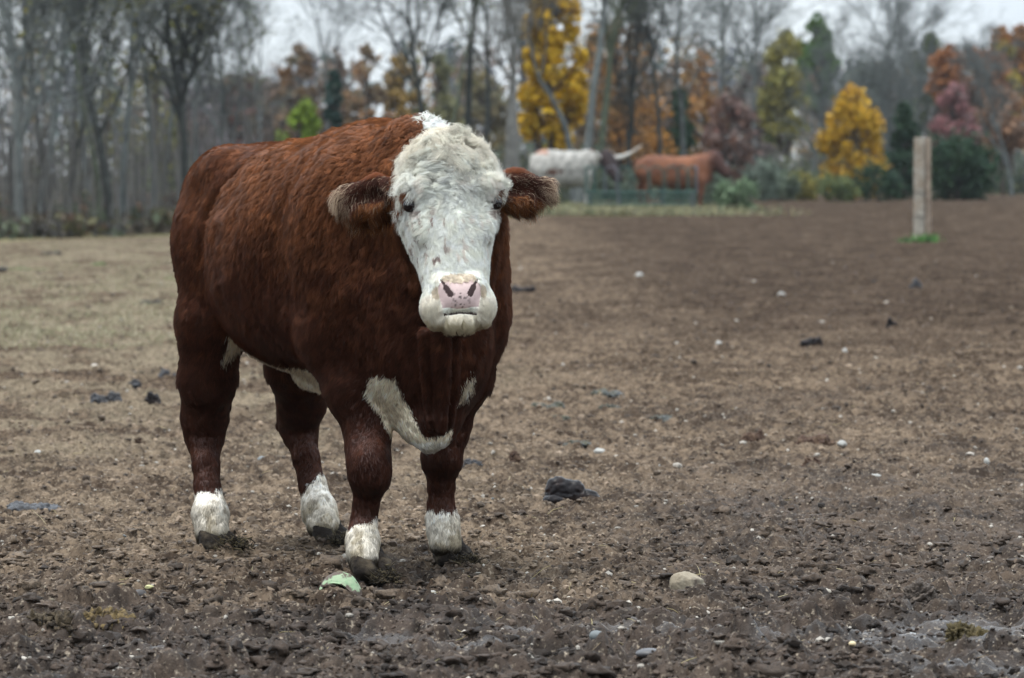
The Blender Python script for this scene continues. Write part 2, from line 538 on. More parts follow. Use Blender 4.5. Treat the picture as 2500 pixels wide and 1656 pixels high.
def gz1(x, y): return float(ground_z(np.array([x]), np.array([y]))[0])
def top1(x, y, r):
    """level a thing of radius r comes to rest at on the rough ground"""
    a = np.linspace(0, 2 * np.pi, 17)[:-1]
    X = np.concatenate([[x], x + r * .5 * np.cos(a), x + r * .9 * np.cos(a)]); Y = np.concatenate([[y], y + r * .5 * np.sin(a), y + r * .9 * np.sin(a)])
    return float(np.percentile(ground_z(X, Y), 72))
def tz1(x, y): return float(terrain(np.array([x]), np.array([y]))[0])
def on_ground(xd, yd):
    """point of the paddock surface seen at a picture point"""
    Y = 12.0
    lo, hi = 11.0, 260.0
    for _ in range(40):
        mid = (lo + hi) / 2
        p = D(xd, yd, mid)
        if p[2] > tz1(p[0], mid): lo = mid
        else: hi = mid
    p = D(xd, yd, lo)
    return p[0], lo

# ================================================================== vegetation
def tubes(paths, rads, sides):
    """paths (n, k, 3), rads (n, k): one array of open tubes"""
    paths = np.asarray(paths, float); n, k, _ = paths.shape
    tan = np.gradient(paths, axis=1); tan = unit(tan)
    ref = np.where(np.abs(tan[..., 2:3]) > .9, np.array([1., 0, 0]), np.array([0, 0, 1.]))
    e1 = unit(np.cross(tan, ref)); e2 = np.cross(tan, e1)
    a = np.arange(sides) * 2 * np.pi / sides
    V = paths[:, :, None, :] + np.asarray(rads)[:, :, None, None] * (np.cos(a)[None, None, :, None] * e1[:, :, None] + np.sin(a)[None, None, :, None] * e2[:, :, None])
    idx = np.arange(n * k * sides).reshape(n, k, sides)
    q = np.stack([idx[:, :-1], np.roll(idx, -1, 2)[:, :-1], np.roll(idx, -1, 2)[:, 1:], idx[:, 1:]], -1).reshape(-1, 4)
    return V.reshape(-1, 3), q

def grow(rng, starts, dirs, lens, rads, k, wob, upw, sides, tip=.35):
    n = len(starts)
    P = np.zeros((n, k, 3)); P[:, 0] = starts
    d = unit(dirs)
    for i in range(1, k):
        d = unit(d + rng.normal(0, wob, (n, 3)) + np.array([0, 0, upw]))
        P[:, i] = P[:, i - 1] + d * (lens / (k - 1))[:, None]
    R = rads[:, None] * np.linspace(1, tip, k)[None]
    V, q = tubes(P, R, sides)
    return P, R, V, q

def branch_from(rng, P, R, per, t0, lenf, spread, radf, minr):
    """children spaced along parent paths"""
    n, k, _ = P.shape
    pi = np.repeat(np.arange(n), per)
    t = (t0 + (1 - t0) * rng.random(len(pi)) ** .9) * (k - 1)
    i = np.minimum(t.astype(int), k - 2); f = (t - i)[:, None]
    s = P[pi, i] * (1 - f) + P[pi, i + 1] * f
    d = unit(P[pi, i + 1] - P[pi, i])
    rnd = unit(rng.normal(0, 1, (len(pi), 3)))
    perp = unit(rnd - d * (rnd * d).sum(1)[:, None])
    plen = np.linalg.norm(P[:, -1] - P[:, 0], axis=1)[pi]
    ln = plen * lenf * (.55 + .7 * rng.random(len(pi))) * (1.15 - .6 * t / (k - 1))
    rr = np.maximum((R[pi, i] * radf), minr)
    return s, d * (1 - spread) + perp * spread, ln, rr

def merge(parts):
    Vs, Qs, n = [], [], 0
    for V, q in parts:
        Vs.append(V); Qs.append(q + n); n += len(V)
    return np.concatenate(Vs), np.concatenate(Qs)

def leaf_quads(rng, C, size, up=.3):
    """leaf clumps: small bent quads at points C"""
    n = len(C)
    a = unit(rng.normal(0, 1, (n, 3))); b = unit(np.cross(a, rng.normal(0, 1, (n, 3))))
    sz = size * (.6 + .8 * rng.random(n))[:, None]
    V = np.stack([C - a * sz, C + b * sz * .6, C + a * sz, C - b * sz * .6 + np.cross(a, b) * sz * .25], 1).reshape(-1, 3)
    q = np.arange(n * 4).reshape(n, 4)
    return V, q

BARK = {}
def bark_mat(key, c):
    if key not in BARK:
        BARK[key] = mat('bark_' + key, c, .9, noise=[(3, tuple(v * .55 for v in c), 5, .4, .65), (9, tuple(min(1, v * 1.5) for v in c), 4, .58, .7)], bump=(20, .6, .03))
    return BARK[key]
def leaf_mat():
    if 'leaf' not in BARK: BARK['leaf'] = mat('foliage', attr='leaf_colour', rough=.75, spec=.2, trans=.3)
    return BARK['leaf']

def leaf_cols(rng, C, cols, n, clump=1.2, var=.30):
    cols = np.array(cols, float)
    f = np.clip(.5 + .9 * fbm(C / clump, 3, int(rng.integers(900))), 0, .999) * (len(cols) - 1)
    i = f.astype(int); u = (f - i)[:, None]
    c = cols[i] * (1 - u) + cols[np.minimum(i + 1, len(cols) - 1)] * u
    c = c * (1 + var * rng.standard_normal(len(C)))[:, None].clip(.4, 1.7)
    return np.repeat(np.clip(c, .004, .9), 4, 0)

def bare_tree(name, label, x, y, h, r, seed, bark, limbs=9, fork=.35, spread=.5, lean=(0, 0), leaves=None, nleaf=0, lsize=.09, group=None, twig=1.0, cat='tree', path=None, crown_from=.3):
    """trunk with limbs (part: trunk) and the mass of fine branches and any leaves left on them (part: crown)"""
    rng = np.random.default_rng(seed)
    base = np.array([0, 0, -.15])
    if path is None:
        k = 10
        P = np.zeros((1, k, 3)); d = unit(np.array([lean[0], lean[1], 1.0])); P[0, 0] = base
        for i in range(1, k):
            d = unit(d + rng.normal(0, .085, 3) * np.array([1, 1, .3]) + np.array([0, 0, .05]))
            P[0, i] = P[0, i - 1] + d * h / (k - 1)
    else:
        pp = np.array(path, float); u = np.linspace(0, 1, len(pp)); uu = np.linspace(0, 1, 12)
        P = np.stack([np.interp(uu, u, pp[:, i]) for i in range(3)], 1)[None]; k = 12
    r = r * .8
    R = (r * np.linspace(1.15, .22, k) ** 1.0)[None]
    tv = [tubes(P, R, 9)]
    s, d, ln, rr = branch_from(rng, P, R, limbs, fork, .48, spread, .62, .02)
    d[:, 2] = np.abs(d[:, 2]) + .25
    nf = int(rng.integers(1, 4)) if not 30 < seed < 43 else 0                      # co-dominant stems that fork off low down
    ti_ = rng.integers(2, 5, nf); af = rng.random(nf) * 6.283
    s = np.concatenate([s, P[0, ti_]]); d = np.concatenate([d, np.stack([np.cos(af) * .42, np.sin(af) * .42, np.ones(nf)], 1)])
    ln = np.concatenate([ln, h * rng.uniform(.5, .75, nf)]); rr = np.concatenate([rr, r * rng.uniform(.45, .7, nf)])
    P1, R1, V1, q1 = grow(rng, s, d, ln, rr, 8, .16, .10, 6)
    tv.append((V1, q1))
    V, q = merge(tv)
    cv = []
    s, d, ln, rr = branch_from(rng, P1, R1, 9, .12, .55, .55, .55, .010)
    P2_, R2, V2, q2 = grow(rng, s, d, ln, rr, 6, .16, .08, 4)
    cv.append((V2, q2))
    s, d, ln, rr = branch_from(rng, P2_, R2, int(8 * twig), .1, .55, .55, .5, .0055)
    P3, R3, V3, q3 = grow(rng, s, d, ln, rr, 4, .20, .06, 3)
    cv.append((V3, q3))
    s, d, ln, rr = branch_from(rng, P3, R3, 4, .2, .7, .5, .5, .0035)
    P4, R4, V4, q4 = grow(rng, s, d, np.maximum(ln, .25), rr, 3, .2, .0, 3)
    cv.append((V4, q4))
    Vc, qc = merge(cv)
    mi = np.zeros(len(qc), int)
    col = np.ones((len(Vc), 3))
    ms = [bark_mat(bark[0], bark[1])]
    if leaves is not None and nleaf:
        src = np.concatenate([P3.reshape(-1, 3), P4.reshape(-1, 3)])
        f = fbm(src / 1.1, 2, seed + 5)
        src = src[f > -.05]
        C = src[rng.integers(len(src), size=nleaf)] + rng.normal(0, .12, (nleaf, 3))
        Vl, ql = leaf_quads(rng, C, lsize)
        col = np.concatenate([col, leaf_cols(rng, C, leaves, nleaf)])
        mi = np.concatenate([mi, np.ones(len(ql), int)])
        Vc, qc = merge([(Vc, qc), (Vl, ql)])
        ms.append(leaf_mat())
    t = thing(name, label, cat, (x, y, tz1(x, y)), group)
    obj('trunk', mesh_np('trunk', V, quads=q, mats=[ms[0]]), t)
    obj('crown', mesh_np('crown', Vc, quads=qc, smooth=False, attrs={'leaf_colour': col}, mats=ms, midx=mi), t)
    return t

def leafy_tree(name, label, x, y, h, w, seed, cols, nleaf=5000, lsize=.10, shape='oval', base=.12, bark=('brown', (.06, .045, .035)), cat='tree', group=None, r=None, lobes=26, trunk_h=.8, depth=None, loose=.0):
    """crown of leaf clumps gathered into lobes on limbs, with gaps between them"""
    rng = np.random.default_rng(seed)
    r = r or h * .018
    k = 8
    P = np.zeros((1, k, 3)); z = np.linspace(-.1, h * trunk_h, k); P[0, :, 2] = z
    P[0, 1:, :2] = np.cumsum(rng.normal(0, h * .008, (k - 1, 2)), 0)
    R = (r * np.linspace(1.2, .2, k))[None]
    ns = int(lobes * 1.7)
    tz = rng.random(ns) * (.88 if shape == 'round' else 1)
    if shape == 'oval': prof = lambda u: np.sin(np.pi * np.clip(u, 0, 1) ** .75) ** .6 + .05
    elif shape == 'cone': prof = lambda u: (1 - u) ** .8 + .04
    elif shape == 'round': prof = lambda u: np.sqrt(np.clip(1 - (2 * u - 1) ** 2, 0, 1)) + .08
    else: prof = lambda u: np.sin(np.pi * np.clip(u, 0, 1) ** 1.6) ** .5 + .1
    zz = base * h + (1 - base) * h * tz * .93
    a = rng.random(ns) * 6.283; rad = w / 2 * prof(tz) * (.55 + .30 * rng.random(ns))
    L = np.stack([np.cos(a) * rad, np.sin(a) * rad, zz], 1)
    lr = w * (.10 + .11 * rng.random(ns) ** 1.5) * (prof(tz) * .4 + (.75 if shape == 'round' else .5))
    # limbs to the lobes
    s = P[0][np.clip(((zz / h - .12) / trunk_h * (k - 1)).astype(int), 1, k - 1)]
    LP = s[:, None] * (1 - np.linspace(0, 1, 5))[None, :, None] + L[:, None] * np.linspace(0, 1, 5)[None, :, None]
    LR = np.repeat((r * .30 * np.linspace(1, .3, 5))[None], ns, 0)
    V, q = merge([tubes(P, R, 8), tubes(LP, LR, 5)])
    li = rng.choice(ns, nleaf, p=lr ** 2 / (lr ** 2).sum())
    dd = unit(rng.normal(0, 1, (nleaf, 3))) * (rng.random(nleaf) ** .45)[:, None]
    C = L[li] + dd * lr[li][:, None] * np.array([1, 1, 1.05])
    if loose: C += rng.normal(0, w * loose, C.shape)
    keep = fbm(C / (w * .11), 2, seed) > -.16
    C = C[keep]
    Vl, ql = leaf_quads(rng, C, lsize)
    t = thing(name, label, cat, (x, y, tz1(x, y) if y < 230 else -.2), group)
    obj('trunk', mesh_np('trunk', V, quads=q, mats=[bark_mat(*bark)]), t)
    obj('crown', mesh_np('crown', Vl, quads=ql, smooth=False, attrs={'leaf_colour': leaf_cols(rng, C, cols, len(C), clump=w * .25)}, mats=[leaf_mat()]), t)
    return t

def px_tree(fn, name, label, xd, top, Y, wd=None, **kw):
    """a tree whose base stands at distance Y and whose tip reaches a given height of the picture"""
    p = D(xd, top, Y)
    z0 = tz1(p[0], Y) if Y < 230 else -.2
    if wd is not None: kw['w'] = wd * DS * Y / FPX
    return fn(name, label, float(p[0]), Y, float(p[2] - z0), **kw)
# ================================================================== the bull
def make_bull():
    rng = np.random.default_rng(7)
    hind = unit([-.466, .885, 0]); perp = np.array([hind[1], -hind[0], 0]); up = np.array([0, 0, 1.])
    O = np.array([-.30, 14.95, 0])
    def tor(s, w, z): return O + hind * s + perp * w + up * z
    # head frame
    t_ = unit([.075, -.36, -.93]); n_ = np.array([.11, -.93, .36]); n_ = unit(n_ - t_ * (n_ @ t_)); s_ = np.cross(t_, n_)
    if s_[0] < 0: s_ = -s_
    H0 = np.array([-.200, 14.62, 1.345])
    HR = np.stack([s_, n_, t_])
    def hd(s, n, t): return H0 + s_ * s + n_ * n + t_ * t

    xs = axis_grid(-1.28, .20, .009, [(-.40, .06, .0042), (-.235, -.08, .0030)])
    ys = axis_grid(14.05, 16.62, .012, [(14.05, 14.75, .0048), (14.2, 14.46, .0038)])
    zs = axis_grid(.0, 1.48, .009, [(.74, 1.38, .0046), (.79, .92, .0030)])
    S = Sculpt(xs, ys, zs)

    # torso, chest, rump
    S.loft(O, hind, perp, up, [
        (-.25, .10, 1.08, .62), (-.14, .21, 1.20, .50), (0, .265, 1.31, .48), (.2, .295, 1.355, .54), (.5, .315, 1.332, .58),
        (.8, .310, 1.315, .62), (1.02, .260, 1.325, .68), (1.17, .205, 1.30, .74), (1.28, .15, 1.22, .82), (1.38, .08, 1.12, .88)],
        power=2.25, k=.06)
    # shoulders, crest, hips
    S.ell(tor(.10, -.18, .99), (.17, .13, .28), .08, R=[hind, perp, up])
    S.ell(tor(.12, .17, 1.00), (.17, .12, .26), .08, R=[hind, perp, up])
    S.cone(tor(.35, 0, 1.15), D(965, 362, 14.90), .17, .115, .10)
    S.cone(tor(.15, 0, 1.04), D(1035, 465, 14.80), .26, .155, .10)
    S.cone(tor(.0, 0, .92), D(1035, 600, 14.78), .24, .12, .10)
    S.cone(D(1082, 540, 14.98), D(1084, 725, 15.04), .105, .118, .07)
    # brisket and dewlap, a keel hanging between the forelegs
    S.cone(D(985, 640, 14.76), D(990, 860, 14.84), .115, .120, .09)
    S.cone(D(985, 850, 14.88), D(992, 985, 14.80), .155, .062, .08)
    S.cone(D(990, 960, 14.84), D(994, 1020, 14.80), .070, .030, .05)
    S.cone(D(1018, 745, 14.62), D(1020, 990, 14.70), .026, .020, .018)
    S.cone(D(985, 770, 14.63), D(992, 985, 14.71), .018, .014, .014)
    S.cone(D(1050, 770, 14.66), D(1040, 975, 14.76), .020, .014, .018)
    S.cone(D(900, 870, 14.93), D(960, 985, 14.86), .07, .045, .05)
    S.cone(D(1050, 860, 15.02), D(1020, 985, 14.86), .09, .045, .06)
    # hook and pin bones, thigh mass
    S.ell(tor(1.03, -.160, 1.235), (.11, .07, .075), .06, R=[hind, perp, up])
    S.ell(tor(1.03, .160, 1.235), (.11, .07, .075), .06, R=[hind, perp, up])
    S.ell(tor(1.12, -.115, 1.00), (.17, .095, .27), .06, R=[hind, perp, up])
    S.ell(tor(1.17, .13, .98), (.19, .10, .27), .06, R=[hind, perp, up])
    S.ell(D(506, 462, 15.96), (.105, .14, .13), .09)
    # barrel bulge in front of the thigh, a fold between them
    S.ell(tor(.58, -.115, .93), (.40, .235, .31), .035, R=[hind, perp, up])
    S.cone(tor(.78, -.215, 1.29), tor(.93, -.300, 1.10), .025, .050, .04, cut=True)
    S.cone(tor(.93, -.300, 1.10), tor(.965, -.325, .84), .050, .065, .045, cut=True)
    S.cone(tor(.93, -.345, .82), tor(.92, -.30, .70), .045, .03, .06, cut=True)
    S.cone(tor(.30, -.36, 1.05), tor(.27, -.375, .70), .035, .045, .05, cut=True)
    # tail
    S.chain([(tor(1.27, -.0, 1.255), .035), (tor(1.39, -.0, 1.19), .028), (tor(1.45, .02, .95), .022), (tor(1.43, .03, .62), .030), (tor(1.42, .03, .45), .012)], .03)

    # forelegs and hind legs: joints as they stand, each limb tapering
    S.chain([(D(797, 770, 15.00), .15), (D(826, 900, 14.93), .090), (D(848, 1010, 14.90), .059), (D(852, 1068, 14.85), .056), (D(854, 1105, 14.84), .055)], .05)
    S.chain([(D(854, 1105, 14.84), .055), (D(846, 1165, 14.86), .038), (D(841, 1205, 14.86), .037), (D(838, 1245, 14.83), .049), (D(838, 1275, 14.80), .046), (D(842, 1300, 14.78), .048)], .02)
    S.ell(D(858, 1085, 14.80), (.054, .048, .07), .04)
    S.chain([(D(1075, 770, 15.18), .12), (D(1066, 870, 15.24), .088), (D(1036, 980, 15.28), .062), (D(1021, 1060, 15.26), .062)], .05)
    S.chain([(D(1021, 1060, 15.26), .062), (D(1020, 1120, 15.28), .040), (D(1019, 1165, 15.28), .038), (D(1023, 1205, 15.27), .050), (D(1026, 1235, 15.25), .047), (D(1030, 1256, 15.24), .050)], .02)
    S.chain([(tor(1.14, -.115, 1.02), .165), (D(490, 740, 15.86), .106), (D(480, 880, 15.90), .084), (D(473, 965, 15.96), .068), (D(473, 1010, 15.97), .057)], .05)
    S.chain([(D(473, 1010, 15.97), .059), (D(476, 1075, 15.90), .042), (D(480, 1130, 15.86), .041), (D(486, 1190, 15.81), .057), (D(490, 1225, 15.78), .050), (D(492, 1242, 15.77), .052)], .02)
    S.cone(D(455, 950, 16.02), D(450, 1000, 16.05), .03, .02, .03)
    S.chain([(tor(1.18, .17, .98), .19), (D(692, 850, 16.12), .100), (D(697, 930, 16.20), .072), (D(690, 985, 16.27), .062)], .05)
    S.chain([(D(690, 985, 16.27), .062), (D(708, 1060, 16.20), .043), (D(723, 1125, 16.16), .043), (D(738, 1180, 16.11), .056), (D(745, 1205, 16.08), .050), (D(750, 1222, 16.06), .052)], .02)
    S.cone(D(660, 950, 16.32), D(650, 985, 16.34), .03, .02, .03)
    # sheath and scrotum side of the belly
    S.cone(tor(.70, 0, .60), tor(.42, 0, .56), .06, .045, .06)

    # head
    S.loft(H0, t_, s_, n_, [
        (.0, .050, .04, -.10), (.03, .074, .068, -.14), (.07, .098, .086, -.17), (.13, .116, .096, -.18), (.19, .123, .096, -.19), (.25, .126, .094, -.19),
        (.32, .116, .084, -.16), (.39, .104, .072, -.13), (.45, .097, .066, -.11), (.50, .094, .060, -.08), (.555, .084, .048, -.05)],
        power=2.5, k=.05)
    S.cone(hd(0, -.13, .14), tor(.0, 0, 1.06), .13, .22, .08)          # nape
    S.ell(hd(-.060, -.11, .25), (.062, .09, .14), .05, R=HR)          # cheeks
    S.ell(hd(.060, -.11, .25), (.062, .09, .14), .05, R=HR)
    for sg in (-1, 1):
        S.ell(hd(sg * .104, .058, .212), (.030, .036, .030), .035, R=HR)    # brow
        S.ell(hd(sg * .094, .044, .300), (.028, .028, .055), .03, R=HR)     # cheek bone
        S.ell(hd(sg * .134, .070, .250), (.021, .022, .017), .010, R=HR, cut=True)
        S.ell(hd(sg * .060, .004, .553), (.050, .058, .058), .026, R=HR)    # upper lip lobe
        S.ell(hd(sg * .046, .050, .503), (.030, .030, .034), .025, R=HR)    # nostril wing
    S.ell(hd(0, .048, .530), (.056, .037, .050), .018, R=HR)                # nose pad
    S.ell(hd(0, .000, .600), (.056, .052, .030), .008, R=HR)               # chin
    S.ell(hd(0, -.06, .52), (.070, .07, .08), .04, R=HR)
    for sg in (-1, 1):
        S.cone(hd(sg * .029, .092, .538), hd(sg * .040, .092, .518), .0095, .0080, .006, cut=True)
        S.cone(hd(sg * .040, .092, .518), hd(sg * .054, .080, .488), .0080, .0030, .006, cut=True)
    for sg in (-1, 1): S.cone(hd(0, .060, .584), hd(sg * .058, .052, .590), .0060, .0060, .006, cut=True)   # mouth line

    # ears: thick leaf shapes hollowed towards the front
    ears = []
    for a, b, rw in ((D(922, 444, 14.66), D(800, 456, 14.73), .053), (D(1144, 440, 14.64), D(1256, 430, 14.69), .053)):
        ax = unit(b - a); fr = np.array([0, -1., .10]); fr = unit(fr - ax * (fr @ ax)); vv = np.cross(ax, fr)
        if vv[2] < 0: vv = -vv
        ln = np.linalg.norm(b - a)
        c = (a + b) / 2 - vv * .002
        ears.append((a, b, ax, fr, vv, ln))
        R = np.stack([ax, fr, vv])
        S.cone(a + ax * ln * .38, b - ax * .008, rw, .026, .02, flat=(fr, .50))
        S.cone(a, a + ax * ln * .40, rw * .6, rw, .02, flat=(fr, .45))
        S.ell(c + ax * .005 - vv * .014, (ln * .34, .022, rw * .80), .03, R=R)
        S.cone(a - ax * .05 - fr * .02, a + ax * .02, .035, .040, .03)
        S.ell(c - ax * .012 + fr * .030, (ln * .34, .020, rw * .62), .012, R=R, cut=True)

    V, Q = S.surface()
    # keep the one connected surface that matters: smooth it and roughen it a little
    V = smooth_mesh(V, Q, 2, .5)
    N = vnormals(V, Q)

    def hloc(P):
        q = P - H0
        return q @ s_, q @ n_, q @ t_
    def headness(P):
        s, n, t = hloc(P)
        m = sstep(-.10, -.02, t) * sstep(.67, .63, t) * (n > -.30) * (np.abs(s) < .30)
        return m * (P[:, 1] < 14.86)
    s, n, t = hloc(V)
    hn = headness(V) * sstep(-.16, -.06, n)
    bodyw = 1 - hn
    sv = (V - O) @ hind; wool = sstep(.98, .70, sv)
    wr = fbm(V * np.array([9, 9, 5]), 3, 5) * (.006 + .005 * wool) * sstep(.55, .8, V[:, 2]) * bodyw      # muscle and fold relief
    wr += (1 - np.abs(vnoise(V * np.array([14, 14, 5.]), 31))) ** 3 * (.001 + .006 * wool) * bodyw * sstep(.5, .8, V[:, 2])
    wr += fbm(V * 45, 2, 8) * .0025 * bodyw
    V = V + N * wr[:, None]
    N = vnormals(V, Q)

    # ---- coat pattern, a property of position on the animal
    def ear_mask(P):
        m = np.zeros(len(P), bool)
        for a, b, ax, fr, vv, ln in ears:
            d = P - a; al, he, dp = d @ ax, d @ vv, d @ fr
            m |= (al > -.005) & (al < ln + .09) & (np.abs(he) < .09) & (np.abs(dp) < .045 + .0 * al)
        return m
    def poly(P, pts, Y):
        """inside test in the plane across the animal's front"""
        pts = np.array([D(a, b, Y)[[0, 2]] for a, b in pts])
        x, z = P[:, 0] + fbm(P * 40, 2, 3) * .006, P[:, 2] + fbm(P * 40, 2, 4) * .007
        ins = np.zeros(len(P), bool)
        for (x1, z1), (x2, z2) in zip(pts, np.roll(pts, -1, 0)):
            c = (z1 > z) != (z2 > z)
            xi = (x2 - x1) * (z - z1) / (z2 - z1 + 1e-9) + x1
            ins ^= c & (x < xi)
        return ins
    def pattern(P, Nn):
        """0 red coat, 1 white, 2 ear, 3 nose leather, 4 dark: eye-rim skin, and shade painted into nostrils and mouth line"""
        s, n, t = hloc(P)
        j = fbm(P * 30, 3, 11)
        k = np.zeros(len(P), int)
        inhead = (headness(P) > .3) & (t < .70)
        earx = (np.abs(s) > .124 + .004 * j) & (t < .225) & (t > -.02)
        white = inhead & (n > -.115 + j * .03 + .03 * sstep(.50, .56, t)) & ~earx & (t > -.05) & (P[:, 2] > .765)
        white &= ~((t < .13) & (np.abs(s) > .080 + .36 * np.maximum(t, 0) + j * .014))
        k[white] = 1
        k[ear_mask(P) & ~white] = 2
        k[(np.linalg.norm((P - D(996, 287, 14.86)) * np.array([1, .5, 1]), axis=1) + j * .01 < .034) & (Nn[:, 2] > -.2)] = 1
        front = P[:, 1] < 15.25
        k[front & (P[:, 1] < 15.0) & (P[:, 2] < .72) & poly(P, [(846, 900), (866, 862), (918, 866), (932, 905), (956, 958), (978, 1002), (1012, 1006), (1050, 985), (1030, 1060), (950, 1070), (900, 1000), (878, 962), (855, 925)], 14.86)] = 1
        k[front & poly(P, [(1064, 925), (1076, 872), (1097, 855), (1092, 888), (1076, 915)], 15.0)] = 1
        x, y, z = P.T
        jj = fbm(P * np.array([60, 60, 25]), 3, 21) * 1.8
        FLz, FRz, HLz, HRz = D(0, 1215, 14.83)[2], D(0, 1182, 15.27)[2], D(0, 1137, 15.83)[2], D(0, 1130, 16.15)[2]
        near = lambda a, b: ((x - a[0]) ** 2 + (y - a[1]) ** 2) < b * b
        xl, xr = D(790, 1250, 14.83)[0], D(885, 1250, 14.83)[0]
        u1 = (x - xl) / (xr - xl)
        k[near(D(840, 1250, 14.83), .2) & (z < FLz + .045 * (u1 - .45) + jj * .012)] = 1
        k[near(D(1022, 1200, 15.27), .2) & (z < FRz + jj * .010) & (y > 15.1)] = 1
        k[near(D(486, 1200, 15.81), .22) & (z < HLz + jj * .014)] = 1
        ax = D(738, 1060, 16.2); u2 = (x - D(690, 1100, 16.15)[0]) / .12
        k[near(D(730, 1160, 16.13), .22) & (y > 15.9) & (z < HRz - .02 + .10 * np.clip(u2, -.3, 1.2) + jj * .012)] = 1
        q = P - O; sa = q @ hind; sw = q @ perp
        belly = (sa > .16) & (sa < 1.05) & (Nn[:, 2] < -.30 + jj * .25) & (z > .50) & (np.abs(sw) < .25) & (z < .625 + .13 * sstep(.55, 1.0, sa)) & (sw > -.16 - .1 * (sa < .8))
        k[belly] = 1
        # nose leather
        e = (s / .064) ** 4 + ((t - .538) / .046) ** 4
        nose = (headness(P) > .5) & (n > .058) & (e < 1.0 + j * .25) & (t > .480) & (t < .580) & (np.abs(s) < .064 - .25 * np.maximum(t - .53, 0))
        nose &= ~((t < .500) & (np.abs(s) < .028))
        k[nose] = 3
        nost = np.zeros(len(P), bool)  # nostril hollows coloured dark, their inner shade painted in
        for sg in (-1, 1):
            for (a1, b1), (a2, b2), rr in (((.029, .538), (.040, .518), .0088), ((.040, .518), (.053, .492), .0042)):
                d = np.array([a2 - a1, b2 - b1]); uu = np.clip(((sg * s - a1) * d[0] + (t - b1) * d[1]) / (d @ d), 0, 1)
                nost |= (np.hypot(sg * s - a1 - uu * d[0], t - b1 - uu * d[1]) < rr) & (n > .03)
        k[nost & inhead] = 4
        mouth = inhead & (np.abs(s) < .05) & (np.abs(t - .584 - 1.2 * s * s) < .0050) & (n > .02)  # shade of the mouth crease painted as a dark line
        k[mouth] = 4
        eye = np.zeros(len(P), bool)
        for sg in (-1, 1): eye |= np.linalg.norm(P - hd(sg * .131, .066, .250), axis=1) < .0260
        k[eye] = 4
        return k
    def colours(P, Nn, k):
        s, n, t = hloc(P)
        r1 = fbm(P * 5, 3, 41); r2 = fbm(P * 28, 3, 42); r3 = fbm(P * np.array([60, 60, 60]), 2, 43)
        q = P - O; sa = q @ hind
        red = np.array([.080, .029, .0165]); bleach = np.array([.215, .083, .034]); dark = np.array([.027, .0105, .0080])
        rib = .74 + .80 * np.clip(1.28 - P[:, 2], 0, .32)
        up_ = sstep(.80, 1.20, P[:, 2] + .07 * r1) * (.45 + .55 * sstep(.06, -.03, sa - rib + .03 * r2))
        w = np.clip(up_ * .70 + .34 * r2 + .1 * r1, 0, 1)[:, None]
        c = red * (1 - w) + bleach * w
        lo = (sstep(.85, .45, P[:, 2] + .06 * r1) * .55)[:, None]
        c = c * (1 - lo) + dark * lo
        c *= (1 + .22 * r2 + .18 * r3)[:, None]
        # white hair, cream on the poll, dirty on the socks, dark flecks on the cheeks
        wh = np.tile(np.array([.98, .92, .825]), (len(P), 1))
        cream = np.clip(sstep(.24, .06, t) * .95 + .5 * r2, 0, 1)[:, None] * (headness(P) > .3)[:, None]
        wh = wh * (1 - .55 * cream) + np.array([.84, .74, .55]) * .55 * cream
        sock = (P[:, 2] < .42) & (P[:, 1] > 14.6)
        dz = sstep(.23, .08, P[:, 2] + .08 * r2 + .03 * r1)
        dirt = np.where(sock, np.clip(dz * .55 + np.clip(r2 * 1.5 + .1, 0, .55) * sstep(.34, .20, P[:, 2]), 0, .85), 0)[:, None]
        wh = wh * (1 - dirt) + np.array([.24, .19, .11]) * dirt
        mk = (sstep(.082, .056, P[:, 2] + .014 * r2) * sock)[:, None]
        wh = wh * (1 - mk) + np.array([.040, .030, .021]) * mk
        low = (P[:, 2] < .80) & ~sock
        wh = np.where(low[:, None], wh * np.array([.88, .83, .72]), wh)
        chin = (np.maximum(sstep(.57, .61, t) * .6, sstep(.50, .58, t) * sstep(.045, .065, np.abs(s)) * .45) * (headness(P) > .3))[:, None]
        wh = wh * (1 - chin) + np.array([.55, .48, .30]) * chin
        tan = ((np.hypot(s / .05, (t - .486) / .020) < 1) | (np.hypot((np.abs(s) - .068) / .012, (t - .525) / .02) < 1)) & (headness(P) > .3)
        tn = (.55 * tan)[:, None]
        wh = wh * (1 - tn) + np.array([.50, .36, .20]) * tn
        fl = vnoise(np.stack([s * 95, n * 95, t * 36], 1), 77)
        zone = np.exp(-((s + .075) / .045) ** 2) * sstep(.24, .34, t) * sstep(.50, .44, t) + .35 * sstep(.15, .30, t) * sstep(.46, .40, t)
        fk = (sstep(.50, .70, fl) * np.clip(zone, 0, 1) * (headness(P) > .3))[:, None] * .8
        wh = wh * (1 - fk) + np.array([.22, .13, .11]) * fk
        for sg, col in ((-1, (.20, .12, .09)), (1, (.10, .035, .02))):
            dd = np.hypot((s - sg * .108) / .016, (t - .272 - (.01 if sg > 0 else 0)) / .022)
            m = (sstep(1.1, .6, dd + .3 * r2) * (.7 if sg > 0 else .35))[:, None]
            wh = wh * (1 - m) + np.array(col) * m
            dd = np.linalg.norm(P - hd(sg * .131, .066, .250), axis=1)
            m = (sstep(.036, .022, dd) * .75)[:, None]
            wh = wh * (1 - m) + np.array([.26, .14, .11]) * m
        wh *= (1 + .07 * r3)[:, None]
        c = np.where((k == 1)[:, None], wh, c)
        ear = np.array([.075, .030, .020]) * (1 + .3 * r2)[:, None]
        c = np.where((k == 2)[:, None], ear, c)
        spots = sstep(.32, .50, vnoise(np.stack([s * 190, n * 10, t * 190], 1), 5)) * np.exp(-(s / .03) ** 2) * sstep(.52, .54, t)
        ns = np.array([.46, .345, .325]) * (1 + .10 * r3)[:, None] * (1 - .75 * spots)[:, None]
        c = np.where((k == 3)[:, None], ns, c)
